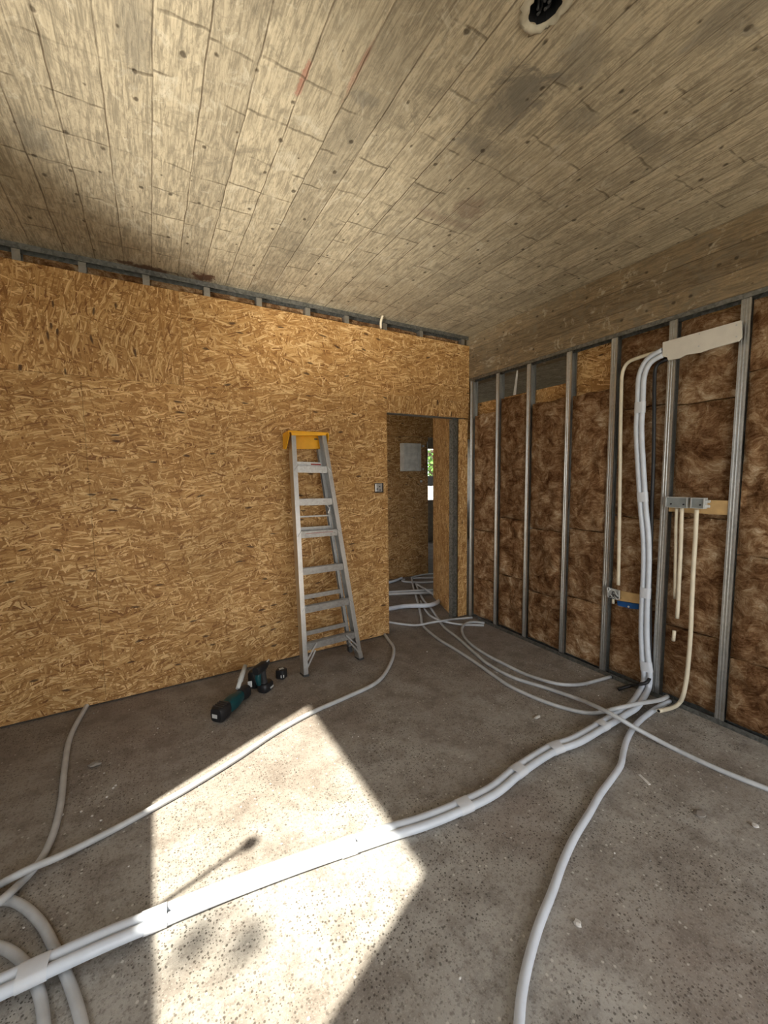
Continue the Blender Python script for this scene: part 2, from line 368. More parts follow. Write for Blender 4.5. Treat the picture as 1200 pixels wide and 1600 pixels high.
def sweep(bm, pts, r, n=12, mi=0, hollow=True, bore=1, flat=None):
    rings = []; m = len(pts); nrm = None
    for i, p in enumerate(pts):
        t = (pts[min(i+1, m-1)]-pts[max(i-1, 0)]).normalized()
        if nrm is None: nrm = t.orthogonal().normalized()
        nrm = (nrm-t*nrm.dot(t)).normalized(); bn = t.cross(nrm)
        rings.append([bm.verts.new(p+(nrm*math.cos(2*PI*k/n)+bn*math.sin(2*PI*k/n))*(r[i] if isinstance(r, list) else r)) for k in range(n)])
    for A, B in zip(rings, rings[1:]):
        for k in range(n):
            f = bm.faces.new((A[k], A[(k+1) % n], B[(k+1) % n], B[k])); f.material_index = mi; f.smooth = True
    for e, A in ((0, rings[0]), (-1, rings[-1])):
        if not hollow:
            bm.faces.new(A).material_index = mi; continue
        c = sum((v.co for v in A), Vector())/n; t = (pts[1]-pts[0]).normalized() if e == 0 else (pts[-2]-pts[-1]).normalized()
        I = [bm.verts.new(c+(v.co-c)*.78) for v in A]; D = [bm.verts.new(v.co+t*.02) for v in I]
        for k in range(n):
            bm.faces.new((A[k], A[(k+1) % n], I[(k+1) % n], I[k])).material_index = mi
            bm.faces.new((I[k], I[(k+1) % n], D[(k+1) % n], D[k])).material_index = bore
        bm.faces.new(D).material_index = bore
def floor_path(px, r, lift=0):
    "trace photo pixels onto the floor; optional third value lifts the tube where it crosses another"
    return [at(q[0], q[1], 2, r+lift+(q[2] if len(q) > 2 else 0)) for q in px]
def conduit(name, pts, r, mat, label, cat='conduit', group=None, step=.03):
    bm = bmesh.new(); s = spline(pts, step); sweep(bm, s, r)
    o = link(name, bm, [mat, 'bore'], None, False, (s[0].x, s[0].y, s[0].z))
    return tag(o, label, cat, group)
def struct(name, bm, mats, parent=None):
    o = link(name, bm, mats, parent)
    if not parent: o['kind'] = 'structure'
    return o

H = 2.867
# ------------------------------------------------------------------ shell
bm = bmesh.new(); box(bm, (-4.2, -5.2, -.12), (3.8, 4.4, 0)); struct('floor', bm, 'floor')
bm = bmesh.new(); box(bm, (-30, -30, -.4), (30, 40, -.3)); struct('ground_outside', bm, 'ground')
# ceiling slab with a round hole
hc = at(853, 8, 2, H); hr = .042
bm = bmesh.new(); n = 24
x0, y0, x1, y1 = -4.2, -5.2, 3.8, 4.4
s_ = .25
def cring(z):
    ci = [bm.verts.new((hc.x+hr*math.cos(2*PI*k/n+PI/4)*(1+.12*math.sin(3*k)), hc.y+hr*math.sin(2*PI*k/n+PI/4)*(1.25+.12*math.sin(2*k)), z)) for k in range(n)]
    sq = []
    for k in range(n):
        a = 2*PI*k/n+PI/4; c, s = math.cos(a), math.sin(a); q = s_/max(abs(c), abs(s)); sq.append(bm.verts.new((hc.x+c*q, hc.y+s*q, z)))
    return ci, sq
ci, sq = cring(H)
for k in range(n): bm.faces.new((ci[k], ci[(k+1) % n], sq[(k+1) % n], sq[k]))
X = [x0, hc.x-s_, hc.x+s_, x1]; Y = [y0, hc.y-s_, hc.y+s_, y1]
for i in range(3):
    for j in range(3):
        if i == 1 and j == 1: continue
        bm.faces.new([bm.verts.new(v) for v in ((X[i], Y[j], H), (X[i+1], Y[j], H), (X[i+1], Y[j+1], H), (X[i], Y[j+1], H))])
up = [bm.verts.new((v.co.x, v.co.y, H+.10)) for v in ci]
for k in range(n): bm.faces.new((ci[k], ci[(k+1) % n], up[(k+1) % n], up[k])).material_index = 1
bm.faces.new(up).material_index = 1
bm.faces.new([bm.verts.new(v) for v in ((x0, y0, H+.2), (x1, y0, H+.2), (x1, y1, H+.2), (x0, y1, H+.2))])
for a, b in (((x0, y0), (x1, y0)), ((x1, y0), (x1, y1)), ((x1, y1), (x0, y1)), ((x0, y1), (x0, y0))):
    bm.faces.new([bm.verts.new(v) for v in ((*a, H), (*b, H), (*b, H+.2), (*a, H+.2))])
bmesh.ops.remove_doubles(bm, verts=list(bm.verts), dist=.0005)
struct('ceiling', bm, ['ceiling', 'black'])
bm = bmesh.new(); box(bm, (0.0, -5.0, 2.455), (.26, 4.2, H-.001)); struct('trim_1', bm, 'beam')['label'] = 'board-marked concrete beam over the stud wall'
def wall_x(name, x0, x1, ya, yb, hole, mat):   # wall in a plane x = const with a rectangular hole
    bm = bmesh.new(); y0, y1, z0, z1 = hole
    box(bm, (x0, ya, 0), (x1, y0, H)); box(bm, (x0, y1, 0), (x1, yb, H))
    if z0 > 0: box(bm, (x0, y0, 0), (x1, y1, z0))
    if z1 < H: box(bm, (x0, y0, z1), (x1, y1, H))
    return struct(name, bm, mat)
def wall_y(name, y0, y1, xa, xb, hole, mat):
    bm = bmesh.new(); x0, x1, z0, z1 = hole
    box(bm, (xa, y0, 0), (x0, y1, H)); box(bm, (x1, y0, 0), (xb, y1, H))
    if z0 > 0: box(bm, (x0, y0, 0), (x1, y1, z0))
    if z1 < H: box(bm, (x0, y0, z1), (x1, y1, H))
    return struct(name, bm, mat)
wall_x('wall_left', -4.12, -4.0, -5.12, .10, (-2.94, -1.59, 1.19, 2.278), 'render')
wall_x('wall_hall_left', -4.12, -4.0, .10, 4.3, (.35, 1.6, .3, 2.3), 'render')
wall_y('wall_rear', -5.12, -5.0, -4.0, 3.7, (-3.6, -.2, 0.02, 2.35), 'render')
wall_x('wall_next_room', 3.6, 3.72, -5.0, 4.3, (-2.3, -.7, .9, 2.1), 'render')
win = bpy.data.objects.new('window_1', None); COL.objects.link(win); win['kind'] = 'structure'; win.location = (-4.0, -2.2, 1.19)
bm = bmesh.new(); sweep(bm, [Vector((-3.99, -2.126, 1.191)), Vector((-3.99, -2.18, 1.53))], .010, 10, hollow=False); bmesh.ops.create_uvsphere(bm, u_segments=14, v_segments=8, radius=.03, matrix=Matrix.Translation((-3.99, -2.185, 1.55))); link('shadow_rod', bm, 'dark', win)  # unseen rod and knob, added to streak shadow over the sun patch
wa = at(668, 701, 1, 4.2); wb = at(679, 781, 1, 4.2)
wall_y('wall_far', 4.2, 4.32, -4.0, 3.6, (wa.x-.25, wa.x+.9, wb.z, wa.z), 'render')

# ------------------------------------------------------------------ back wall: frame, OSB sheets, doorway
DX0, DX1, DZ = -.972, -.02, 2.06
T = .011
wbk = bpy.data.objects.new('wall_back', None); COL.objects.link(wbk); wbk['kind'] = 'structure'; wbk['label'] = 'strand board wall with a doorway at its right end'
def sheet(x0, x1, z0, z1, mat, parent=wbk, y=0.0):
    bm = bmesh.new(); box(bm, (x0+.0008, y, z0+.0008), (x1-.0008, y+T, z1-.0008)); return struct('strand_board_sheet', bm, mat, parent)
ZT = 2.765
sheet(-4.0, -3.18, .012, 2.14, 'osb_back'); sheet(-3.18, -1.69, .012, 2.14, 'osb_back'); sheet(-1.69, DX0, .012, 2.14, 'osb_back')
sheet(-4.0, -2.60, 2.14, ZT-.003, 'osb_back_v'); sheet(-2.60, -1.20, 2.14, ZT, 'osb_back'); sheet(-1.20, -.005, 2.215, ZT+.006, 'osb_back')
sheet(-1.20, DX0, 2.14, 2.215, 'osb_back')
sheet(DX0, -.012, DZ, 2.215, 'osb_back_v')
sheet(-.128, -.012, .012, DZ-.008, 'osb_back_v', y=.010)
def stud(name, y, z0, z1, label, group, wdt=.044, dep=.07, flip=False, cut=None):
    "C-section stud whose ribbed flange faces -x at x = 0"
    bm = bmesh.new(); t = .0016
    a, b = y-wdt/2, y+wdt/2
    # front flange with two raised ribs
    prof = [(0, a), (0, a+wdt*.22), (.0035, a+wdt*.28), (.0035, a+wdt*.40), (0, a+wdt*.46), (0, a+wdt*.54), (.0035, a+wdt*.60), (.0035, a+wdt*.72), (0, a+wdt*.78), (0, b)]
    pr = [(x, yy) for x, yy in prof] + [(x+t, yy) for x, yy in reversed(prof)]
    prism(bm, [(x, yy, z0) for x, yy in pr], (0, 0, z1-z0))
    box(bm, (t, b-t, z0), (dep, b, z1)); box(bm, (dep-t, a, z0), (dep, b-t, z1)); box(bm, (t, a, z0), (.009, a+t, z1)); box(bm, (dep-.009, a, z0), (dep-t, a+t, z1))
    return tag(link(name, bm, 'zinc', None, False, (0, y, z0)), label, 'metal stud', group)
# top gap framing of the back wall (behind the sheets)
def track(name, lo, hi, label, updown):
    bm = bmesh.new(); t = .002
    ax = 0 if hi[0]-lo[0] > hi[1]-lo[1] else 1; ot = 1-ax
    zf = hi[2]-t if updown > 0 else lo[2]
    box(bm, (lo[0], lo[1], zf), (hi[0], hi[1], zf+t))
    l2, h2 = list(lo), list(hi); h2[ot] = lo[ot]+t
    if updown > 0: h2[2] = hi[2]-t
    else: l2[2] = lo[2]+t
    box(bm, l2, h2)
    l2, h2 = list(lo), list(hi); l2[ot] = hi[ot]-t
    if updown > 0: h2[2] = hi[2]-t
    else: l2[2] = lo[2]+t
    box(bm, l2, h2)
    return tag(link(name, bm, 'track', None, False, (lo[0], lo[1], lo[2])), label, 'metal track')
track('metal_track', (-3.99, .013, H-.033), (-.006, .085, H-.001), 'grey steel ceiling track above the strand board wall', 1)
for i, x in enumerate((-3.84, -3.44, -3.13, -2.79, -2.42, -2.06, -1.68, -1.34, -.97, -.58, -.075)):
    bm = bmesh.new(); t = .0016; w2 = .04; z0, z1 = (.012, H-.036) if x < -1 or x > -.2 else (DZ+.03, H-.036)
    box(bm, (x-w2/2, .0155, z0), (x+w2/2, .0155+t, z1)); box(bm, (x-w2/2, .0155+t, z0), (x-w2/2+t, .082, z1)); box(bm, (x-w2/2+t, .082-t, z0), (x+w2/2, .082, z1))
    lab = 'steel stud seen in the gap above the strand board wall, %s from its left end' % ('first second third fourth fifth sixth seventh eighth ninth tenth last'.split()[i])
    tag(link('metal_stud', bm, 'zinc', None, False, (x, .03, z0)), lab, 'metal stud', 'studs of the strand board wall')

def puff(bm, axis, p, a0, a1, z0, z1, amp, depth, sign, seed, res=.028, skew=0):
    "soft batt: front face displaced by fractal noise, closed box behind. axis=0: face in x-plane, spans y; axis=1: face in y-plane, spans x"
    na = max(4, int((a1-a0)/res)); nz = max(3, int((z1-z0)/res)); g = []
    for j in range(nz+1):
        row = []
        for i in range(na+1):
            a = a0+(a1-a0)*i/na; z = z0+(z1-z0)*j/nz
            e = min(i/na, 1-i/na)*(a1-a0); ez = min(j/nz, 1-j/nz)*(z1-z0)
            rnd = (1-math.exp(-e/.020))*(1-math.exp(-ez/.016))
            q = Vector((a*5+seed*3.1, z*5, seed*1.7))
            f = noise.fractal(q, .8, 2.1, 5)+.45*noise.noise(q*.45)+.35*abs(noise.noise(q*2.3))
            d = amp*(.55*f)*rnd - (1-rnd)*.012 + .006*rnd
            zz = z
            if j == nz: zz += .014*noise.noise(Vector((a*9, seed, 1)))
            if j == 0: zz += .008*noise.noise(Vector((a*9, seed, 5)))
            c = p+sign*d
            row.append(bm.verts.new((c, a, zz) if axis == 0 else (a, c, zz)))
        g.append(row)
    for j in range(nz):
        for i in range(na):
            bm.faces.new((g[j][i], g[j][i+1], g[j+1][i+1], g[j+1][i])).smooth = True
    per = [g[0][i] for i in range(na+1)]+[g[j][na] for j in range(1, nz+1)]+[g[nz][i] for i in range(na-1, -1, -1)]+[g[j][0] for j in range(nz-1, 0, -1)]
    b = []
    for v in per:
        co = v.co.copy(); co[axis] = p-sign*depth; b.append(bm.verts.new(co))
    for i in range(len(per)): bm.faces.new((per[i], b[i], b[(i+1) % len(per)], per[(i+1) % len(per)]))
    bm.faces.new(b)
# insulation showing in the top gap of the back wall (one strip per bay)
xs = (-3.84, -3.44, -3.13, -2.79, -2.42, -2.06, -1.68, -1.34, -.97, -.58, -.075)
for i in range(10):
    a, b = xs[i]+.024, xs[i+1]-.024
    bm = bmesh.new(); puff(bm, 1, .045, a, b, DZ+.05 if i > 7 else .02, H-.045, .03, .03, -1, i+20, .06)
    tag(link('insulation_batt', bm, 'wool', None, True, (a, .06, 1)), 'brown mineral wool in the gap over the strand board wall, bay %s from the left' % ('one two three four five six seven eight nine ten'.split()[i]), 'insulation', 'mineral wool behind the strand board wall')
# door header and jamb studs
bm = bmesh.new(); box(bm, (DX0-.002, .0125, DZ-.006), (-.13, .085, DZ+.018)); tag(link('door_header', bm, 'track', None, False, (DX0, .05, DZ)), 'grey steel header rail across the top of the doorway', 'metal rail')
def yst(x, w2, y0, y1, z1, label):
    bm = bmesh.new(); t = .002
    box(bm, (x, y0, .004), (x+w2, y0+t, z1)); box(bm, (x, y0+t, .004), (x+t, y1, z1)); box(bm, (x+t, y1-t, .004), (x+w2, y1, z1))
    for k in range(5): box(bm, (x+.012, y0-.0015, .3+k*.38), (x+.018, y0, .306+k*.38), 1)
    return tag(link('metal_stud', bm, ['jamb', 'black'], None, False, (x, y0, 0)), label, 'metal stud')
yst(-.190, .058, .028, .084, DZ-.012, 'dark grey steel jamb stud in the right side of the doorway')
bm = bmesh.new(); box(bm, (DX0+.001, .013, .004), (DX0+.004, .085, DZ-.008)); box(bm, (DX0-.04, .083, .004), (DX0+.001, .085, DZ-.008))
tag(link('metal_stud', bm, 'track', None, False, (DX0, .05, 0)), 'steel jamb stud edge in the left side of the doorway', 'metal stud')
bm = bmesh.new(); box(bm, (DX0-.9, .088, .004), (DX0-.045, .10, H-.001)); box(bm, (-4.0, .088, .004), (DX0-.9, .10, H-.001)); struct('wall_hall_near', bm, 'osb_back')
# splayed passage wall on the right, beyond the doorway
pa, pb = Vector((-.165, .10, 0)), Vector((.06, .70, 0))
bm = bmesh.new(); obox(bm, pa+Vector((0.02, 0, H/2)), pb+Vector((0.02, 0, H/2)), (0, 0, 1), H-.02, .02)
struct('wall_passage', bm, 'osb_side_v')
# far wall of the hall
fy = 1.72; fr = at(669, 897, 1, fy).x
bm = bmesh.new()
zs = at(640, 683, 1, fy).z; zj = at(640, 754, 1, fy).z
box(bm, (-4.0, fy, 0.004), (fr, fy+T, zj-.002)); box(bm, (-4.0, fy, zj+.001), (fr, fy+T, zs)); box(bm, (-4.0, fy-.05, zs+.004), (fr+.9, fy+T, H-.01)); 
box(bm, (-4.0, fy+T, 0.004), (fr-.004, fy+.09, H-.01))
struct('wall_hall_far', bm, 'osb_far')
# dark soffit inside the hall over the far opening
# electrical cabinet on the far wall
c0, c1 = at(630, 692, 1, fy-.09), at(656, 736, 1, fy-.09)
rt = root('electrical_cabinet', (c0.x, fy-.09, c1.z), 'white electrical cabinet on the far strand board wall seen through the doorway', 'electrical cabinet')
bm = bmesh.new(); box(bm, (c0.x, fy-.085, c1.z), (c1.x+.03, fy-.002, c0.z), 0, .004); link('body', bm, 'cabinet', rt)
bm = bmesh.new(); box(bm, (c0.x+.004, fy-.10, c1.z+.004), (c1.x-.045, fy-.086, c0.z-.004), 0, .002)
for f in (.36, .62): box(bm, (c0.x+.012, fy-.103, c1.z+(c0.z-c1.z)*f), (c1.x-.055, fy-.1005, c1.z+(c0.z-c1.z)*f+.006), 1)
link('door', bm, ['cabinet', 'box'], rt)
bm = bmesh.new(); box(bm, (c1.x-.040, fy-.094, c1.z+.03), (c1.x-.015, fy-.086, c0.z-.03)); box(bm, (c1.x-.08, fy-.115, c1.z+.01), (c1.x-.02, fy-.104, c1.z+.05)); link('cable_entry', bm, 'box', rt)
for i, (px, py) in enumerate(((660.5, 733), (658, 752), (661, 697))):
    q = at(px, py, 1, fy-.01)
    bm = bmesh.new(); box(bm, (q.x-.016, fy-.022, q.z-.016), (q.x+.016, fy-.001, q.z+.016), 0, .006)
    tag(link('cable_clip', bm, 'cabinet', None, False, tuple(q)), ('small white clip below right of the electrical cabinet', 'lowest white clip under the electrical cabinet', 'small white clip above right of the electrical cabinet')[i], 'clip')
a_ = at(667.5, 690, 1, fy-.012); b_ = at(667.8, 742, 1, fy-.012)
conduit('conduit', [a_, (a_+b_)/2, b_], .008, 'grey_pvc', 'thin grey tube upright beside the electrical cabinet')

# ------------------------------------------------------------------ right wall: studs, tracks, wool, boards
SY = [-.030, -.382, -.738, -1.121, -1.471, -1.836, -2.188, -2.545, -2.905, -3.265]
nm = 'nearest the doorway corner|second from the doorway corner|third from the doorway corner|fourth from the doorway corner|left of the thin cream tube|between the black cable and the grey boxes|right of the grey boxes and the white board|at the right end of the picture|just beyond the right edge of the picture|second beyond the right edge of the picture'.split('|')
for i, y in enumerate(SY):
    stud('metal_stud', y, .004, 2.425, 'upright galvanised stud of the insulated wall, '+nm[i], 'studs of the insulated wall', .040 if i < 3 else .044)
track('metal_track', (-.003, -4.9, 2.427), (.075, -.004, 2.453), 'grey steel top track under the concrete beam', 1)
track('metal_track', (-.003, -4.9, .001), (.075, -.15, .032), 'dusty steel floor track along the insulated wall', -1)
wr = bpy.data.objects.new('wall_right', None); COL.objects.link(wr); wr['kind'] = 'structure'; wr['label'] = 'strand boards closing the back of the insulated wall'
def sheet_r(y0, y1, z0, z1, mat='osb_side'):
    bm = bmesh.new(); box(bm, (.088, y0+.001, z0+.001), (.088+T, y1-.001, z1-.001)); return struct('strand_board_sheet', bm, mat, wr)
sheet_r(-5.0, -1.125, .012, 2.452); sheet_r(-1.125, 0.09, .012, 2.215)
seams = {0: [.435, .93, 2.085], 1: [.54, 1.085, 2.19], 2: [.465, 1.02, 2.09], 3: [.514, 1.06, 2.09], 4: [.56, 1.19, 1.93, 2.415], 5: [.50, 1.217, 1.912, 2.415], 6: [.42, 1.025, 2.035, 2.415], 7: [.6, 1.25, 1.9, 2.415], 8: [.5, 1.1, 2.0, 2.415]}
ordn = ['lowest', 'second from the floor', 'third from the floor', 'topmost']
bay = ['first', 'second', 'third', 'fourth', 'fifth', 'sixth', 'seventh', 'eighth', 'ninth']
bi = 0
for i in range(9):
    z = .036
    for j, zt in enumerate(seams[i]):
        a, b = SY[i+1]+.026, SY[i]-.024
        bm = bmesh.new(); puff(bm, 0, .034 if i in (4, 5) else .014, a, b, z, zt-.003, .045 if i in (4, 5) else .060, .045, -1, bi, .022)
        kind = ordn[j] if j < len(seams[i])-1 else 'topmost'
        tag(link('insulation_batt', bm, 'wool', None, True, (.05, (a+b)/2, z)), 'brown mineral wool batt, %s in the %s bay from the doorway corner' % (kind, bay[i]), 'insulation', 'mineral wool batts of the insulated wall')
        z = zt+.003; bi += 1
# white tape strip hanging in the second bay top
bm = bmesh.new(); q0, q1 = at(808, 579, 0, .03), at(804, 617, 0, .03)
prism(bm, [q0+Vector((0, -.006, 0)), q0+Vector((0, .006, 0)), q0*.5+q1*.5+Vector((0, .011, 0)), q1+Vector((0, .016, 0)), q1+Vector((0, -.014, 0)), q0*.5+q1*.5+Vector((0, -.012, 0))], (.004, 0, 0))
tag(link('plastic_strip', bm, 'label', None, False, tuple(q1)), 'white plastic strip hanging in the opening over the second wool bay', 'strip')

# white board over the tubes
px = [(1035.5, 535), (1157.5, 500.5), (1158.5, 527), (1153, 533), (1107, 546), (1093, 551), (1072, 554), (1060, 560), (1044, 563), (1042, 558), (1035, 557)]
bm = bmesh.new(); prism(bm, [at(x, y, 0, -.046) for x, y in px], (.013, 0, 0))
rt = root('cover_board', tuple(at(1035, 557, 0, -.04)), 'white rectangular cover board with a torn lower edge across two studs', 'cover board')
link('panel', bm, 'plaster', rt)
for x, y in ((1042, 555), (1092, 541), (1093, 522), (1151, 508), (1151, 526)):
    q = at(x, y, 0, -.046); bm = bmesh.new(); bmesh.ops.create_cone(bm, cap_ends=True, segments=12, radius1=.004, radius2=.003, depth=.002, matrix=Matrix.Translation(q+Vector((-.001, 0, 0))) @ Matrix.Rotation(PI/2, 4, 'Y'))
    link('screw', bm, 'box', rt)

# wooden noggins, boxes
bm = bmesh.new(); box(bm, (.004, -2.164, 1.247), (.026, -1.86, 1.33), 0, .002)
tag(link('wooden_noggin', bm, 'pine', None, False, (.01, -2.0, 1.25)), 'pale pine plank behind the two grey boxes', 'plank')
def ebox(y0, y1, z0, z1, label, lugs=False):
    rt = root('junction_box', (-.02, (y0+y1)/2, z0), label, 'junction box')
    bm = bmesh.new(); t = .004; xf, xb = -.044, .002
    box(bm, (xb-.003, y0, z0), (xb, y1, z1)); box(bm, (xf, y0, z0), (xb-.003, y0+t, z1)); box(bm, (xf, y1-t, z0), (xb-.003, y1, z1))
    box(bm, (xf, y0+t, z0), (xb-.003, y1-t, z0+t)); box(bm, (xf, y0+t, z1-t), (xb-.003, y1-t, z1)); link('casing', bm, 'box', rt)
    bm = bmesh.new(); box(bm, (xf+.006, y0+t+.001, z0+t+.001), (xf+.010, y1-t-.001, z1-t-.001)); link('recessed_lid', bm, 'boxin', rt)
    n = 2 if y1-y0 > .1 else 1
    for k in range(n):
        yy = y0+.02+k*(y1-y0-.05); bm = bmesh.new(); bmesh.ops.create_cone(bm, cap_ends=True, segments=12, radius1=.005, radius2=.005, depth=.003, matrix=Matrix.Translation((xf+.004, yy, z0+.022)) @ Matrix.Rotation(PI/2, 4, 'Y')); link('screw', bm, 'black', rt)
    if lugs:
        for zz in (z0+.015, z1-.02):
            bm = bmesh.new(); bmesh.ops.create_cone(bm, cap_ends=True, segments=14, radius1=.010, radius2=.008, depth=.02, matrix=Matrix.Translation((-.02, y0-.0105, zz)) @ Matrix.Rotation(PI/2, 4, 'X')); link('cable_gland', bm, 'label', rt)
    return rt
ebox(-1.980, -1.862, 1.277, 1.342, 'wide grey junction box on the pine plank, left of the pair')
ebox(-2.066, -1.998, 1.279, 1.342, 'small square grey junction box on the pine plank, right of the pair', True)
q = [at(965, 922, 0, .01), at(1003, 930, 0, .01), at(1003, 944, 0, .01), at(965, 938, 0, .01)]
bm = bmesh.new(); prism(bm, q, (.018, 0, 0)); tag(link('wooden_noggin', bm, 'pine', None, False, tuple(q[3])), 'short tilted pine block with a blue box under it', 'plank')
q = [at(964, 938.5, 0, .008), at(998, 944.5, 0, .008), at(997, 952, 0, .008), at(985, 951, 0, .008), at(965, 946, 0, .008)]
rt = root('wall_box', tuple(q[4]), 'dark blue plastic wall box under the short pine block', 'wall box')
bm = bmesh.new(); prism(bm, q, (.04, 0, 0)); link('casing', bm, 'blue', rt)
bm = bmesh.new(); c = at(982, 948, 0, .004); bmesh.ops.create_uvsphere(bm, u_segments=10, v_segments=6, radius=.007, matrix=Matrix.Translation(c)); link('knockout', bm, 'label', rt)
# mess of a small connection box on the left
rt = root('connection_box', tuple(at(958, 936, 0, -.02)), 'small clear open connection box with tangled wires at the foot of the thin cream tube', 'junction box')
bm = bmesh.new(); c0, c1 = at(952, 918, 0, -.01), at(969, 937, 0, -.01)
box(bm, (-.018, c1.y, c1.z), (-.014, c0.y, c0.z), 0); box(bm, (-.03, c1.y, c1.z), (-.018, c1.y+.004, c0.z)); box(bm, (-.03, c0.y-.004, c1.z), (-.018, c0.y, c0.z)); box(bm, (-.03, c1.y, c1.z), (-.018, c0.y, c1.z+.004)); link('casing', bm, 'box', rt)
for k in range(9):
    p0 = Vector((-.026, random.uniform(c1.y, c0.y), random.uniform(c1.z, c0.z)))
    pts = [p0]+[Vector((-.026-random.random()*.012, min(c0.y, max(c1.y, p0.y+random.uniform(-.03, .03))), min(c0.z+.01, max(c1.z, p0.z+random.uniform(-.03, .03))))) for _ in range(3)]
    bm = bmesh.new(); sweep(bm, spline(pts, .01), .003, 6, hollow=False); link('wire', bm, ('label', 'dark', 'box')[k % 3], rt)
p0, p1 = at(958, 930, 0, -.012), at(958, 943, 0, -.012)
bm = bmesh.new(); sweep(bm, [p0, p1], .009, 10); link('tube_stub', bm, ['cream_pvc', 'bore'], rt)

def wall_path(px, x): return [at(q[0], q[1], 0, q[2] if len(q) > 2 else x) for q in px]
def fp(px, r, l=0): return floor_path(px, r, l)
# thin cream tube from the board to the clear box
conduit('conduit', wall_path([(1033, 548.5), (1024, 551), (1013, 554), (992, 561), (982, 566), (975.5, 574), (972, 586), (971, 603), (969.5, 673), (969, 730), (968, 800), (967, 870), (966, 914)], -.027), .0115, 'cream_pvc', 'thin cream tube bending out of the white board and running down to the clear box')
# main bundle: two thick tubes taped together, from the board down the wall and across the floor
bw = [(1036, 551), (1026, 555.5), (1014, 564), (1006, 577), (1002, 592), (1001, 610), (1000, 638), (998.5, 668), (999.5, 700), (1003, 760), (1005.5, 798), (1009, 835), (1010, 870), (1009, 910), (1007, 950), (1006.5, 990), (1008, 1025), (1011, 1055)]
wallp = [at(x, y, 0, -.034) for x, y in bw]
bf = [(1008, 1082), (992, 1101), (975, 1113), (940, 1134), (900, 1157), (860, 1172), (810, 1204), (770, 1236), (715, 1263), (660, 1285), (610, 1300), (520, 1330), (440, 1358), (360, 1388), (300, 1412), (240, 1437), (160, 1470), (60, 1515), (0, 1543), (-60, 1570)]
fl = [at(x, y, 2, .022+(.014 if 900 <= x <= 1000 else (.030 if x < 180 else 0))) for x, y in bf]
fl[0].z = .06; 
cen = spline(wallp+fl, .03)
rt = root('conduit_bundle', tuple(cen[-1]), 'pair of thick white tubes taped together, from the white board to the lower left corner', 'conduit bundle')
def side(i):
    t = (cen[min(i+1, len(cen)-1)]-cen[max(i-1, 0)]).normalized()
    nrm = Vector((-1, 0, 0)) if cen[i].z > .3 else Vector((0, 0, 1))
    k = max(0, min(1, (cen[i].z-.05)/.25)); nrm = Vector((-k, 0, 1-k)).normalized()
    return t.cross(nrm).normalized()
def taper(i): return .0165+.0025*(1-max(0, min(1, (cen[i].z-.05)/.6)))
for sg in (-1, 1):
    pts = [cen[i]+side(i)*sg*taper(i)*.98 for i in range(len(cen))]
    bm = bmesh.new(); sweep(bm, pts, [taper(i)*(1 if sg > 0 else .97)*.97 for i in range(len(cen))], 14); link('conduit', bm, ['white_pvc', 'bore'], rt)
def near(px, py):
    best = min(range(len(cen)), key=lambda i: ((CAM+0*cen[i]) and 0) or abs(proj(cen[i])[0]-px)+abs(proj(cen[i])[1]-py)); return best
def proj(p):
    d = p-CAM; z = d.dot(FW); return (600+FPX*d.dot(RT)/z, 800-FPX*d.dot(UP)/z)
for px_, py_ in ((1000, 640), (1004, 780), (1008, 930), (1009, 1040), (940, 1134), (870, 1168), (806, 1206), (722, 1260), (540, 1324), (240, 1440), (56, 1517)):
    i0 = near(px_, py_); bm = bmesh.new(); ring = []
    for ii in (i0-1, i0, i0+1) if cen[i0].z > .3 else (i0-1, i0, i0+1):
        ii = max(1, min(len(cen)-2, ii)); s = side(ii); t = (cen[ii+1]-cen[ii-1]).normalized(); u = s.cross(t); r = taper(ii)
        ring.append([bm.verts.new(cen[ii]+s*(math.copysign(r*.98, math.cos(a)) + math.cos(a)*r*1.06)+u*math.sin(a)*r*1.06) for a in [2*PI*(k+.5)/20 for k in range(20)]])
    for A, B in zip(ring, ring[1:]):
        for k in range(20): bm.faces.new((A[k], A[(k+1) % 20], B[(k+1) % 20], B[k])).smooth = True
    link('tape_wrap', bm, 'tape', rt)
# black cable
pts = wall_path([(1043, 561), (1034, 565), (1027, 570), (1023.5, 580), (1022.5, 600), (1022, 650), (1021, 720), (1019, 780), (1017.5, 840), (1016, 900), (1016, 1000)], -.006)+[at(1016, 1050, 0, -.02), at(1012, 1065, 0, -.07), at(1000, 1069, 0, -.10)]
pts += [at(987, 1071, 2, .04), at(966, 1077, 2, .012)]
conduit('black_cable', pts, .011, 'black', 'black cable tube beside the white pair, its end bent onto the floor', 'cable')
# three cream tubes under the boxes
conduit('conduit', wall_path([(1057.5, 794), (1056.5, 820), (1056, 850), (1055.5, 880), (1055, 915, -.018), (1054.5, 935, .0)], -.018), .0095, 'cream_pvc', 'left cream tube under the wide grey box, vanishing into the wool')
conduit('conduit', wall_path([(1065.5, 794), (1064.5, 830), (1063.5, 863), (1061.5, 900), (1060, 935), (1058, 966)], -.024), .0110, 'cream_pvc', 'middle cream tube under the wide grey box with its cut end hanging free')
conduit('conduit', wall_path([(1053.5, 985, -.03), (1053, 992, -.034), (1052, 1001, -.03)], -.03), .010, 'cream_pvc', 'short cream tube stub poking out of the wool under the free tube end')
conduit('conduit', wall_path([(1088.5, 796), (1086.5, 840), (1083.5, 887), (1081, 940), (1079, 990), (1075.5, 1035), (1072, 1065)], -.024)+[at(1067, 1088, 0, -.035), at(1060, 1100, 2, .03), at(1048, 1106.5, 2, .03), at(1029, 1111, 2, .044)], .0120, 'cream_pvc', 'right cream tube from the small grey box, bent at the floor')

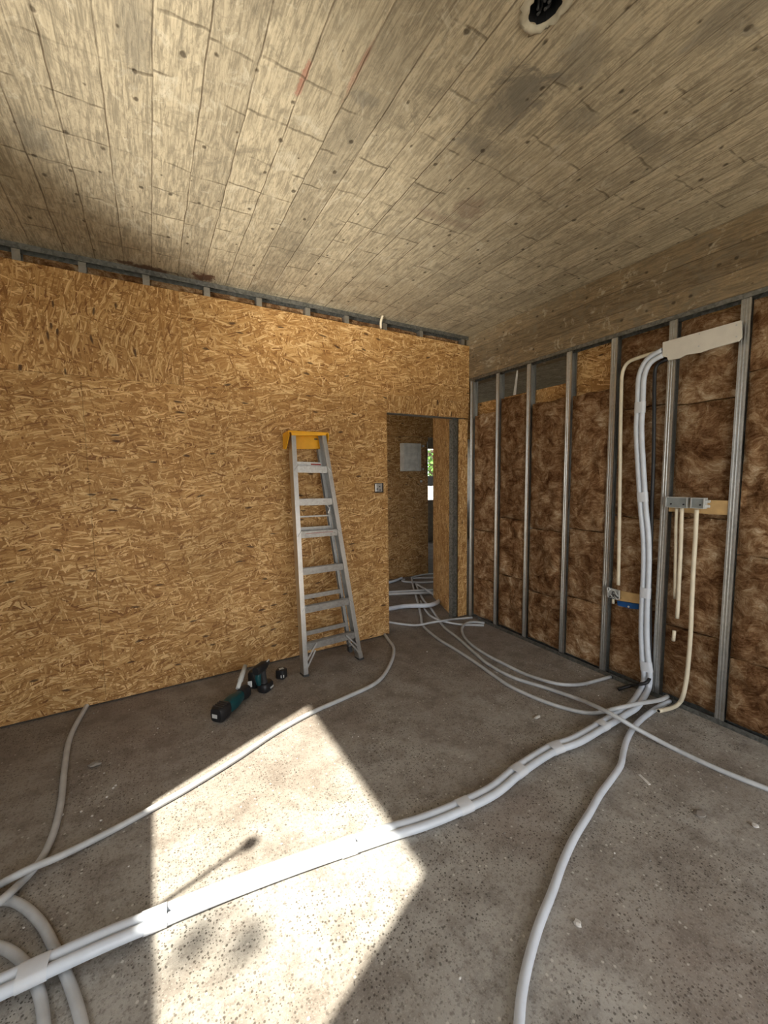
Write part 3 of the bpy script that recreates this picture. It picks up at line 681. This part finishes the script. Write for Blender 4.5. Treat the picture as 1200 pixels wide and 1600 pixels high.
# ------------------------------------------------------------------ tubes on the floor
G = 'white tubes lying on the floor'
r = .0130
def fc(px, r, label, mat='grey_pvc', lift=0): return conduit('conduit', fp(px, r, lift), r, mat, label, 'conduit', G)
fc([(600, 990), (607, 1000), (615, 1013), (611, 1035), (590, 1065), (540, 1090), (490, 1112), (430, 1145), (370, 1185), (300, 1228), (240, 1262), (180, 1295), (100, 1335, .012), (50, 1356, .032), (20, 1371, .03), (-30, 1398)], .0135, 'white tube from the wall beside the ladder across the sun patch to the left edge')
fc([(137, 1101), (133, 1107), (110, 1151), (101, 1200), (96, 1249), (86, 1294), (70, 1333), (52, 1359), (32, 1380, .0), (10, 1400, .042), (-20, 1425, .042)], .0140, 'grey-white tube coming from under the left part of the strand board wall', 'grey_pvc')
fc([(-30, 1413), (0, 1408), (20, 1408), (42, 1420), (65, 1444), (81, 1473), (97, 1509), (114, 1551), (128, 1600), (135, 1640)], .0150, 'right of the two thick loops passing under the white pair at lower left', 'grey_pvc')
fc([(-30, 1475), (0, 1480), (20, 1489), (42, 1509), (55, 1535), (64, 1561), (69, 1600), (71, 1640)], .0150, 'left of the two thick loops at the bottom left corner', 'grey_pvc')
fc([(1046, 1095, .008), (1036, 1101, .004), (1025, 1107), (1005, 1122), (990, 1137), (980, 1155), (974, 1175), (970, 1195), (957, 1215), (937, 1242), (920, 1272), (900, 1304), (880, 1346), (862, 1396), (842, 1446), (825, 1504), (815, 1554), (811, 1600), (808, 1650)], .0150, 'white tube winding from the wall base down to the bottom edge of the picture', 'white_pvc')
fc([(643, 903), (646, 918), (651, 935), (655, 950), (658, 963), (660, 976), (668, 985), (687, 1000), (707, 1012), (723, 1022), (747, 1038), (775, 1058), (800, 1074), (850, 1096), (900, 1111), (932, 1114), (962, 1107, .058), (1000, 1099, .076), (1030, 1094, .06), (1043, 1088, .05)], .0125, 'white tube from the doorway curving right over the white pair to the wall base', 'grey_pvc')
fc([(650, 912), (655, 925), (662, 938), (672, 949), (680, 960), (690, 975), (697, 983), (713, 995), (730, 1010), (747, 1025), (763, 1038), (800, 1058), (850, 1074), (900, 1091, .02), (925, 1101, .06), (950, 1113, .086), (975, 1127, .075), (990, 1136, .045), (1050, 1168), (1120, 1201), (1200, 1233), (1250, 1252), (1330, 1285), (1420, 1330)], .0125, 'white tube from the doorway crossing everything to the right edge', 'grey_pvc', .0)
fc([(757, 973.5), (740, 972), (729, 974), (722, 981), (723.5, 992), (733, 1004), (747, 1015), (767, 1027), (785, 1036), (820, 1053), (860, 1066, .028), (885, 1070, .028), (910, 1069), (930, 1064), (954, 1057.5)], .0120, 'white tube hooked at the corner, its other cut end near the black cable', 'grey_pvc')
fc([(657, 939), (660, 946), (666, 955), (673, 962.5), (687, 969, .026), (703, 973, .01), (722, 976), (740, 976.5), (756, 977)], .0110, 'short white tube bending from the doorway to the hooked tube end', 'grey_pvc')
fc([(595, 970), (608, 972), (627, 975), (647, 977, .015), (658, 976, .030), (663, 975, .034), (675, 972.5, .05), (688, 970.5, .052), (700, 968.5, .03), (713, 967), (738, 965)], .0105, 'white tube lying across the doorway threshold with a cut end at the corner', 'grey_pvc')
fc([(590, 952), (608, 951), (630, 947.5), (650, 946.5, .03), (668, 946, .036), (680, 943, .022), (688, 938)], .024, 'thick white pipe across the passage behind the threshold', 'white_pvc')
fc([(590, 926.5), (608, 925.3), (640, 923.5, .03), (660, 922.7, .03), (678, 922)], .015, 'grey tube across the passage, the farther of two close together', 'grey_pvc')
fc([(590, 929.5), (608, 928.5), (640, 927, .03), (660, 926.5, .03), (683, 926)], .015, 'grey tube across the passage, the nearer of two close together', 'grey_pvc')
fc([(595, 912), (608, 910), (618, 907), (628, 903)], .018, 'pale tube at the left in the passage by the far wall', 'white_pvc')
fc([(632, 905), (628, 907), (634, 909), (650, 910), (668, 910), (684, 909)], .013, 'white tube looping at the foot of the far wall', 'grey_pvc')
fc([(652, 913, .03), (660, 918, .02), (670, 924, .05), (680, 931)], .012, 'short tube slanting right in the passage', 'grey_pvc')
fc([(641, 903), (650, 900), (664, 897.5), (684, 896)], .011, 'uppermost tube turning right behind the far wall edge', 'grey_pvc')
fc([(645, 904), (655, 903), (668, 903), (684, 902.5)], .011, 'second tube turning right behind the far wall edge', 'grey_pvc')
# tube stub at the top of the back wall
q = [at(595.5, 513, 1, -.014), at(595, 505, 1, -.03), at(597, 496, 1, -.04), at(603, 486, 1, -.04)]
conduit('conduit', q, .0105, 'cream_pvc', 'short white tube curling out of the gap above the strand board wall')
# wall socket box
rt = root('socket_box', (-1.063, -.002, 1.345), 'small metal socket box in a black frame between ladder and doorway', 'socket box')
bm = bmesh.new(); y = -.004
box(bm, (-1.108, y, 1.343), (-1.018, -.0005, 1.430), 0, .001); link('back_frame', bm, 'black', rt)
bm = bmesh.new(); box(bm, (-1.106, -.016, 1.352), (-1.036, -.005, 1.426), 0, .004); link('plate', bm, 'alu', rt)
for dx, dz in ((-.08, .03), (-.055, .05), (-.05, .02)):
    bm = bmesh.new(); box(bm, (-1.018+dx, -.020, 1.343+dz), (-1.004+dx, -.0165, 1.352+dz), 0, .001); link('terminal', bm, 'dark', rt)

# ------------------------------------------------------------------ ladder
fL, fR = Vector((-1.926, -.352, 0)), Vector((-1.415, -.319, 0))
yT = -.165
tL, tR = at(455.5, 684, 1, yT), at(510, 684, 1, yT)
xd = (fR-fL).normalized()
rt = root('step_ladder', tuple((fL+fR)/2), 'folded aluminium step ladder with yellow top leaning on the strand board wall', 'step ladder')
axL = (tL-fL).normalized(); axR = (tR-fR).normalized()
nf = xd.cross(((tL+tR)/2-(fL+fR)/2).normalized()).normalized()
if nf.y > 0: nf = -nf      # outward normal of the front plane, towards the room
def chan(bm, p0, p1, wdir, flange, depth, t=.003):
    "C channel: web outside, flanges reaching inwards along wdir; depth goes away from the room"
    p0, p1, wdir = Vector(p0), Vector(p1), Vector(wdir).normalized(); dn = -nf
    obox(bm, p0+dn*depth/2+wdir*t/2, p1+dn*depth/2+wdir*t/2, wdir, t, depth)
    obox(bm, p0+dn*t/2+wdir*(flange/2+t), p1+dn*t/2+wdir*(flange/2+t), wdir, flange, t)
    obox(bm, p0+dn*(depth-t/2)+wdir*(flange/2+t), p1+dn*(depth-t/2)+wdir*(flange/2+t), wdir, flange, t)
for p0, p1, sg, nm_ in ((fL, tL, 1, 'left'), (fR, tR, -1, 'right')):
    bm = bmesh.new(); a = (p1-p0).normalized(); chan(bm, p0+a*.05, p1+a*.03, xd*sg, .032, .070); obox(bm, p0+a*.06-nf*.001+xd*sg*.019, p1+a*.02-nf*.001+xd*sg*.019, xd, .006, .004)
    rail = link('front_rail', bm, 'alu', rt)
    bm = bmesh.new(); obox(bm, p0+a*.012-nf*.03+xd*sg*.016, p0+a*.07-nf*.03+xd*sg*.016, xd, .036, .078, 0, .004); obox(bm, p0-nf*.03+xd*sg*.016+Vector((0, 0, .001)), p0+a*.016-nf*.03+xd*sg*.016, xd, .044, .086, 1, .003)
    link('foot', bm, ['alu', 'dark'], rt)
# rear frame, folded flat behind
def P(f, s, off): # lateral fraction f (0 left..1 right), height s metres up the slope, off metres towards the wall
    l = fL+axL*s; q = fR+axR*s; return l.lerp(q, f)-nf*off
Lr = (tL-fL).length
for f, sg in ((.09, 1), (.91, -1)):
    bm = bmesh.new(); a0, a1 = P(f, .10, .076), P(f, Lr-.06, .076); chan(bm, a0, a1, xd*sg, .022, .034)
    link('rear_rail', bm, 'alu', rt)
    bm = bmesh.new(); obox(bm, P(f, .055, .092)+xd*sg*.012, P(f, .105, .092)+xd*sg*.012, xd, .03, .04, 0, .003); link('rear_foot', bm, 'dark', rt)
def slope_s(px, py):
    "height along the slope of the front plane for a photo pixel"
    d = RT*((px-600)/FPX)+UP*((800-py)/FPX)+FW; t = (fL-CAM).dot(nf)/d.dot(nf); p = CAM+d*t
    return (p-(fL+fR)/2).dot(((tL+tR)/2-(fL+fR)/2).normalized())
sp = [slope_s(x, y) for x, y in ((484, 733), (490, 784), (496, 834), (503, 890), (508, 948), (513, 1004))]
for k, s in enumerate(sp):
    a0, a1 = P(0, s, 0)+xd*.004, P(1, s, 0)-xd*.004
    bm = bmesh.new()
    obox(bm, a0-nf*.010, a1-nf*.010, Vector((0, 0, 1)), .050, .003)            # front lip
    up_ = ((tL+tR)/2-(fL+fR)/2).normalized()
    obox(bm, a0-nf*.036+up_*.024, a1-nf*.036+up_*.024, nf, .052, .003)       # tread surface
    for j in range(4): obox(bm, a0-nf*(.018+j*.012)+up_*.0262, a1-nf*(.018+j*.012)+up_*.0262, nf, .003, .002)
    obox(bm, a0-nf*.062+up_*.006, a1-nf*.062+up_*.006, up_, .036, .003)
    tr = link('tread', bm, 'alu_dull', rt)
    if k in (0, 2, 4):
        for f, sg in ((0, 1), (1, -1)):
            bm = bmesh.new(); q = P(f, s, 0); obox(bm, q+xd*sg*.006+up_*-.012+nf*.002, q+xd*sg*.045+up_*.034+nf*.002, nf, .012, .003); link('corner_brace', bm, 'alu', tr)
    if k in (0, 2):
        bm = bmesh.new(); q0, q1 = P(.32, s+.043, .003), P(.75, s+.043, .003)
        if k == 0:
            obox(bm, P(.45, s+.049, .072), P(.85, s+.049, .072), up_, .013, .002); obox(bm, P(.56, s+.049, .070), P(.83, s+.049, .070), up_, .011, .002, 1)
        else: obox(bm, P(.2, s+.008, .0068), P(.8, s+.008, .0068), up_, .003, .001, 1)
        link('sticker', bm, ['label', 'red'], tr)
for s in (sp[0]+.05, sp[1]-.11, sp[2]+.04, sp[4]+.085, sp[5]+.085):
    bm = bmesh.new(); thin = abs(s-(sp[1]-.11)) < .001
    obox(bm, P(.10, s, .078)+xd*.02, P(.90, s, .078)-xd*.02, Vector((0, 0, 1)), .012 if thin else .034, .012); link('rear_rung', bm, 'alu_dull', rt)
for f, g in ((0, 1), (1, -1)):
    for a_, b_, dx in ((.115, sp[5]+.020, .115), (.060, sp[5]-.030, .100)):
        bm = bmesh.new(); obox(bm, P(f, a_, -.006)+xd*g*.026, P(f, b_, -.006)+xd*g*dx, nf, .004, .012); link('bottom_brace', bm, 'alu', rt)
bm = bmesh.new(); q0 = P(.95, sp[1]-.02, .05); obox(bm, q0, q0+Vector((-.04, 0, -.07)), nf, .004, .012); obox(bm, P(.95, sp[1]-.10, .05), P(.95, sp[1]-.01, .05)-xd*.06, nf, .004, .010); link('spreader_bar', bm, 'alu', rt)
# yellow top cap
bm = bmesh.new(); c0, c1 = tL+axL*.02, tR+axR*.02
e = .012; back = -.135
capz = .028
tl, tr_ = c0-xd*e, c1+xd*e
obox(bm, (tl+tr_)/2+up_*.022+nf*.006, (tl+tr_)/2+up_*.022-nf*.125, xd, (tr_-tl).length+.03, .012, 0, .004)
for q, sg in ((tl, -1), (tr_, 1)):
    prism(bm, [q+nf*.004+up_*.020+xd*sg*.004, q-nf*.125+up_*.020+xd*sg*.004, q-nf*.125-up_*.085+xd*sg*.012, q-nf*.075-up_*.095+xd*sg*.012, q+nf*.004-up_*.01+xd*sg*.006], xd*sg*.006)
obox(bm, c0+xd*.012-nf*.112-up_*.035, c1-xd*.012-nf*.112-up_*.035, up_, .108, .006)
obox(bm, c0-xd*.0+nf*.002+up_*.008, c1+nf*.002+up_*.008, up_, .022, .006)
link('top_cap', bm, 'yellow', rt)
for f in (.14, .86):
    bm = bmesh.new(); q = c0.lerp(c1, f)-nf*.106-up_*.012; obox(bm, q-xd*.014, q+xd*.014, up_, .010, .006, 0, .002); link('cap_slot', bm, 'dark', rt)

# ------------------------------------------------------------------ tools by the wall
def loft(bm, secs, mi=0, n=16, sq=.8):
    "secs: (centre, axis-x vec, axis-y vec) rounded-rectangle cross-sections"
    rings = []
    for c, ax, ay in secs:
        ring = []
        for k in range(n):
            a = 2*PI*k/n; cx, sy = math.cos(a), math.sin(a); ring.append(bm.verts.new(Vector(c)+Vector(ax)*math.copysign(abs(cx)**sq, cx)+Vector(ay)*math.copysign(abs(sy)**sq, sy)))
        rings.append(ring)
    for A, B in zip(rings, rings[1:]):
        for k in range(n): f = bm.faces.new((A[k], A[(k+1) % n], B[(k+1) % n], B[k])); f.material_index = mi; f.smooth = True
    bm.faces.new(rings[0]).material_index = mi; bm.faces.new(rings[-1]).material_index = mi
Zv = Vector((0, 0, 1))
# grinder-like tool lying on its side
a0 = at(345, 1112, 2, .05); a1 = at(381, 1080, 2, .06); d = (a1-a0); d.z = 0; L = d.length; d.normalize(); s = d.cross(Zv)
rt = root('cordless_grinder', (a0.x, a0.y, 0), 'teal and black cordless grinder lying in front of the drill, grey handle bar raised', 'power tool')
g0 = Vector((a0.x, a0.y, .05))
bm = bmesh.new(); loft(bm, [(g0-d*.045, s*.038, Zv*.040), (g0-d*.03, s*.046, Zv*.048), (g0+d*.035, s*.046, Zv*.048), (g0+d*.05, s*.040, Zv*.042)], 0, 16, .5); b_ = link('battery', bm, 'black', rt, True)
bm = bmesh.new(); q = g0-d*.0462; box(bm, (-.018, -.001, -.012), (.018, .001, .012))
bmesh.ops.transform(bm, matrix=Matrix.Translation(q+s*-.008+Vector((0, 0, -.005))) @ Matrix(((s.x, -d.x, 0, 0), (s.y, -d.y, 0, 0), (0, 0, 1, 0), (0, 0, 0, 1))), verts=bm.verts); link('label', bm, 'label', b_)
for k in range(4):
    bm = bmesh.new(); obox(bm, g0+d*(-.025+k*.018)-s*.034+Zv*.048, g0+d*(-.025+k*.018)+s*.034+Zv*.048, d, .006, .004, 0, .001); link('rib', bm, 'dark', b_)
bm = bmesh.new(); loft(bm, [(g0+d*.045, s*.036, Zv*.038), (g0+d*.07, s*.044, Zv*.044), (g0+d*.12, s*.044, Zv*.046), (g0+d*.17, s*.034, Zv*.038), (g0+d*.20, s*.028, Zv*.032)], 0, 18, .75); link('body', bm, 'teal', rt, True)
bm = bmesh.new(); loft(bm, [(g0+d*.195, s*.030, Zv*.036), (g0+d*.23, s*.036, Zv*.042), (g0+d*.262, s*.034, Zv*.040), (g0+d*.275, s*.020, Zv*.026)], 0, 16, .6); link('gear_head', bm, 'black', rt, True)
bm = bmesh.new(); q0 = g0+d*.205-s*.030+Zv*.035; q1 = q0+d*.15-s*.045+Zv*.085; sweep(bm, [q0, q0.lerp(q1, .3), q0.lerp(q1, .32), q1], [.014, .014, .018, .015], 12, hollow=False); link('handle_bar', bm, 'box', rt)
# loose battery leaning against the grinder head
c = at(383, 1077, 2, .06); rtb = root('tool_battery', (c.x, c.y, 0), 'black battery with a white label standing between grinder and drill', 'battery')
bm = bmesh.new(); cc = Vector((c.x, c.y, .001)); 
c = at(391, 1081, 2, 0); cc = Vector((c.x, c.y, .062))
loft(bm, [(cc-Zv*.060, s*.032, d*.034), (cc-Zv*.05, s*.036, d*.038), (cc+Zv*.04, s*.036, d*.038), (cc+Zv*.055, s*.030, d*.030)], 0, 16, .5); link('casing', bm, 'black', rtb, True)
rtb.location = (cc.x, cc.y, 0)
for ch in rtb.children: ch.data.transform(Matrix.Translation(Vector((c.x, c.y, 0))*0))
bm = bmesh.new(); v = (CAM-cc); v.z = 0; v.normalize(); h_ = v.cross(Zv); box(bm, (-.014, -.001, -.022), (.014, .001, .022)); bmesh.ops.transform(bm, matrix=Matrix.Translation(cc+v*.0375+Zv*.012) @ Matrix(((h_.x, v.x, 0, 0), (h_.y, v.y, 0, 0), (0, 0, 1, 0), (0, 0, 0, 1))), verts=bm.verts); link('label', bm, 'label', rtb)
# drill driver standing on its battery
c = at(415, 1078, 2, 0); b0 = Vector((c.x, c.y, 0)); rt = root('cordless_drill', tuple(b0), 'black and teal cordless drill standing on its battery at the wall foot', 'power tool')
f = (at(424, 1068, 2, 0)-at(404, 1085, 2, 0)); f.z = 0; f.normalize(); sl = f.cross(Zv)
bm = bmesh.new(); loft(bm, [(b0+Zv*.002, f*.050, sl*.036), (b0+Zv*.012, f*.056, sl*.042), (b0+Zv*.045, f*.056, sl*.042), (b0+Zv*.060, f*.046, sl*.034)], 0, 18, .6); bt = link('battery', bm, 'black', rt, True)
bm = bmesh.new(); obox(bm, b0+Zv*.022-sl*-.0425-f*.0, b0+Zv*.022+sl*.0425+f*.035, Zv, .012, .002); link('label', bm, 'box', bt)
up0 = b0+Zv*.055-f*.01
bm = bmesh.new(); loft(bm, [(up0, f*.026, sl*.020), (up0+Zv*.03-f*.002, f*.020, sl*.017), (up0+Zv*.085-f*.012, f*.021, sl*.018), (up0+Zv*.11-f*.016, f*.026, sl*.022)], 0, 14, .8); link('handle', bm, 'dark', rt, True)
bm = bmesh.new(); hd = up0+Zv*.130-f*.020; loft(bm, [(hd-f*.075, Zv*.026, sl*.024), (hd-f*.06, Zv*.032, sl*.030), (hd+f*.015, Zv*.032, sl*.030), (hd+f*.035, Zv*.026, sl*.025)], 0, 16, .8); link('motor_housing', bm, 'black', rt, True)
bm = bmesh.new(); loft(bm, [(hd+f*.035, Zv*.022, sl*.022), (hd+f*.06, Zv*.020, sl*.020), (hd+f*.078, Zv*.012, sl*.012)], 0, 14, 1); link('chuck', bm, 'dark', rt, True)
bm = bmesh.new(); obox(bm, hd+f*.03+Zv*.026-sl*-.02, hd+f*.055+Zv*.030+sl*.02, Zv, .006, .006); link('belt_clip', bm, 'label', rt)
bm = bmesh.new(); q0 = up0-f*.05; loft(bm, [(q0+Zv*.02-f*.012, f*.014, sl*.016), (q0+Zv*.075-f*.02, f*.020, sl*.020), (q0+Zv*.12-f*.01, f*.016, sl*.016)], 0, 12, .8); link('side_grip', bm, 'teal', rt, True)
# battery block
c = at(440, 1059, 2, 0); rt = root('tool_battery', (c.x, c.y, 0), 'small square black battery with pale labels between drill and ladder foot', 'battery')
bm = bmesh.new(); cc = Vector((c.x, c.y, .036)); loft(bm, [(cc-Zv*.034, f*.028, sl*.030), (cc-Zv*.028, f*.034, sl*.036), (cc+Zv*.026, f*.034, sl*.036), (cc+Zv*.034, f*.028, sl*.030)], 0, 16, .45); link('casing', bm, 'black', rt, True)
bm = bmesh.new(); box(bm, (-.016, -.012, -.001), (.016, .012, .001)); bmesh.ops.transform(bm, matrix=Matrix.Translation(cc+Zv*.036), verts=bm.verts); link('top_label', bm, 'box', rt)
bm = bmesh.new(); v = (CAM-cc); v.z = 0; v.normalize(); h_ = v.cross(Zv); box(bm, (-.012, -.001, -.010), (.012, .001, .010)); bmesh.ops.transform(bm, matrix=Matrix.Translation(cc+v*.0385-Zv*.008+h_*-.006) @ Matrix(((h_.x, v.x, 0, 0), (h_.y, v.y, 0, 0), (0, 0, 1, 0), (0, 0, 0, 1))), verts=bm.verts); link('front_label', bm, 'label', rt)

# ------------------------------------------------------------------ ceiling hole rim
bm = bmesh.new(); nn = 40; rings = []
for q in range(5):
    ring = []
    for k in range(nn):
        a = 2*PI*k/nn; rr = (hr*(1.02+.14*math.sin(3*k*24/nn)*0))+[.0, .006, .014, .019, .020][q]+.016*noise.noise(Vector((math.cos(a)*4, math.sin(a)*3, q)))*(q > 0)
        ring.append(bm.verts.new((hc.x+rr*math.cos(a), hc.y+rr*1.25*math.sin(a), H-[.0, .010, .012, .005, -.0005][q]-.004*abs(noise.noise(Vector((math.cos(a)*5, math.sin(a)*5, 3)))))))
    rings.append(ring)
for A, B in zip(rings, rings[1:]):
    for k in range(nn): bm.faces.new((A[k], A[(k+1) % nn], B[(k+1) % nn], B[k])).smooth = True
rt = root('ceiling_outlet', (hc.x, hc.y, H), 'rough plaster-rimmed black hole with wires in the ceiling', 'ceiling outlet')
link('rim', bm, 'mortar', rt)
for k in range(5):
    bm = bmesh.new(); a = k*1.3; p0 = Vector((hc.x+.02*math.cos(a), hc.y+.02*math.sin(a), H+.08)); sweep(bm, spline([p0, p0+Vector((.01, .01, -.05)), p0+Vector((-.01*math.cos(a), .012, -.075))], .01), .004, 8, hollow=False); link('wire', bm, 'dark', rt)
# debris
def lump(name, p, s_, mat, label, cat, sq=(1, 1, .5), group=None):
    bm = bmesh.new(); bmesh.ops.create_icosphere(bm, subdivisions=2, radius=s_)
    for v in bm.verts: v.co *= 1+.5*noise.noise(v.co*(1.5/s_)+Vector((p.x*9, p.y*9, 0))); v.co = Vector((v.co.x*sq[0], v.co.y*sq[1], v.co.z*sq[2]))
    zmin = min(v.co.z for v in bm.verts)
    for v in bm.verts: v.co += Vector((p.x, p.y, -zmin))
    return tag(link(name, bm, mat, None, False, (p.x, p.y, 0)), label, cat, group)
lump('plaster_chip', at(839, 1122, 2, 0), .020, 'chip', 'white chip on the floor between the curved tubes', 'debris', (1.5, .6, .3))
lump('stone', at(1093, 1273, 2, 0), .020, 'rubble', 'flat grey stone on the floor near the right edge', 'stone', (1.3, 1, .3))
lump('stone', at(903, 1446, 2, 0), .012, 'chip', 'round pale pebble right of the winding tube', 'stone')
lump('stone', at(1180, 1292, 2, 0), .012, 'chip', 'pale pebble at the right edge of the floor', 'stone')
lump('stone', at(148, 1196, 2, 0), .022, 'rubble', 'brown clod on the floor right of the left tube', 'clod', (1.3, 1, .35))
bm = bmesh.new(); q = at(1007, 1218, 2, .003); obox(bm, q-Vector((.012, .03, 0)), q+Vector((.012, .03, 0)), Vector((1, 0, 0)), .012, .004); tag(link('metal_clip', bm, 'chip', None, False, tuple(q)), 'small pale strip lying on the floor left of the right-hand tube', 'debris')
for i, (x, y) in enumerate(((127, 1269), (144, 1276), (177, 1232), (181, 1228), (158, 1283), (98, 1274), (167, 1246))):
    lump('plaster_crumb', at(x, y, 2, 0), .0055, 'chip', 'tiny white crumb on the floor between the two left tubes', 'crumb', (1, 1, .6), 'white crumbs on the floor left of the sun patch')
# loose grit (nobody could count it)
bm = bmesh.new()
for k in range(900):
    u, v = random.random(), random.random()
    p = Vector((-3.6+3.5*u, -.1-2.8*v, 0))
    if noise.noise(p*1.7) < -.15: continue
    s_ = random.uniform(.0012, .0042)*(1.5 if random.random() < .08 else 1); b2 = bmesh.new(); bmesh.ops.create_icosphere(b2, subdivisions=1, radius=s_)
    for q in b2.verts: q.co = Vector((q.co.x*random.uniform(.8, 1.5), q.co.y, q.co.z*.7))+p+Vector((0, 0, s_*.5))
    merge(bm, b2, 0 if random.random() < .85 else 1)
tag(link('floor_grit', bm, ['rubble', 'chip']), 'loose grit and fine crumbs scattered over the concrete floor', 'grit', None, 'stuff')

# ------------------------------------------------------------------ outside, seen through the far window
tc = at(673, 715, 1, 9.0)
rt = root('tree', (tc.x, 9.0, -.3), 'sunlit green tree outside the far window', 'tree')
bm = bmesh.new(); sweep(bm, spline([(tc.x, 9, -.3), (tc.x+.1, 9.05, 1.2), (tc.x, 9, 2.4)], .2), .12, 10, hollow=False); link('trunk', bm, 'bark', rt)
bm = bmesh.new()
for k in range(2600):
    v = Vector((random.gauss(0, 1), random.gauss(0, 1), random.gauss(0, 1))).normalized()*random.uniform(.4, 1)
    c = Vector((tc.x+v.x*2.0, 9+v.y*1.4, 2.5+v.z*1.6)); a = Vector((random.uniform(-1, 1), random.uniform(-1, 1), random.uniform(-1, 1))).normalized(); b = a.orthogonal().normalized(); L_ = random.uniform(.06, .11)
    bm.faces.new([bm.verts.new(c-a*L_), bm.verts.new(c+b*L_*.5), bm.verts.new(c+a*L_), bm.verts.new(c-b*L_*.5)])
link('foliage', bm, 'leaf', rt)
q0, q1 = at(673, 744, 1, 7.0), at(673, 759, 1, 7.0)
bm = bmesh.new(); box(bm, (q0.x-.8, 7.0, q1.z), (q0.x+.5, 7.5, q0.z), 0, .03); 
for x in (-.7, .4): box(bm, (q0.x+x, 7.05, -.3), (q0.x+x+.06, 7.4, q1.z))
tag(link('dark_trailer', bm, 'matt_black', None, False, (q0.x, 7, -.3)), 'black shape outside in front of the tree, in the far window', 'equipment')
q0, q1 = at(673, 760, 1, 6.0), at(673, 790, 1, 6.0)
bm = bmesh.new(); box(bm, (q0.x-1.0, 6.0, -.3), (q0.x+1.0, 6.2, q0.z)); tag(link('garden_wall', bm, 'chip', None, False, (q0.x, 6, -.3)), 'bright white low wall outside the far window', 'wall')

# unseen tree shape, added outside the side window to smudge the sun patch
rt = root('tree', (-6.8, -3.6, -.3), 'unseen slim tree added outside the side window to shade the sun patch', 'tree')
bm = bmesh.new(); sweep(bm, spline([(-6.9, -3.9, -.3), (-6.85, -3.85, 2.2), (-6.75, -3.8, 4.2)], .3), [.05]*60 if False else .035, 8, hollow=False); link('trunk', bm, 'bark', rt)
for (cx, cy, cz, rr) in ((-6.6, -3.50, 4.15, .055), (-6.6, -3.655, 4.31, .048)):
    bm = bmesh.new(); random.seed(3)
    for k in range(70):
        v = Vector((random.gauss(0, 1), random.gauss(0, 1), random.gauss(0, 1)))*rr*.55; c = Vector((cx, cy, cz))+v
        a = Vector((random.uniform(-1, 1), random.uniform(-1, 1), random.uniform(-1, 1))).normalized(); b = a.orthogonal().normalized()
        bm.faces.new([bm.verts.new(c-a*.022), bm.verts.new(c+b*.011), bm.verts.new(c+a*.022), bm.verts.new(c-b*.011)])
    link('shadow_tuft', bm, 'leaf', rt)
    bm = bmesh.new(); sweep(bm, spline([(cx, cy, cz), (-6.7, -3.75, 4.0), (-6.8, -3.82, 3.6)], .1), .004, 6, hollow=False); link('twig', bm, 'bark', rt)
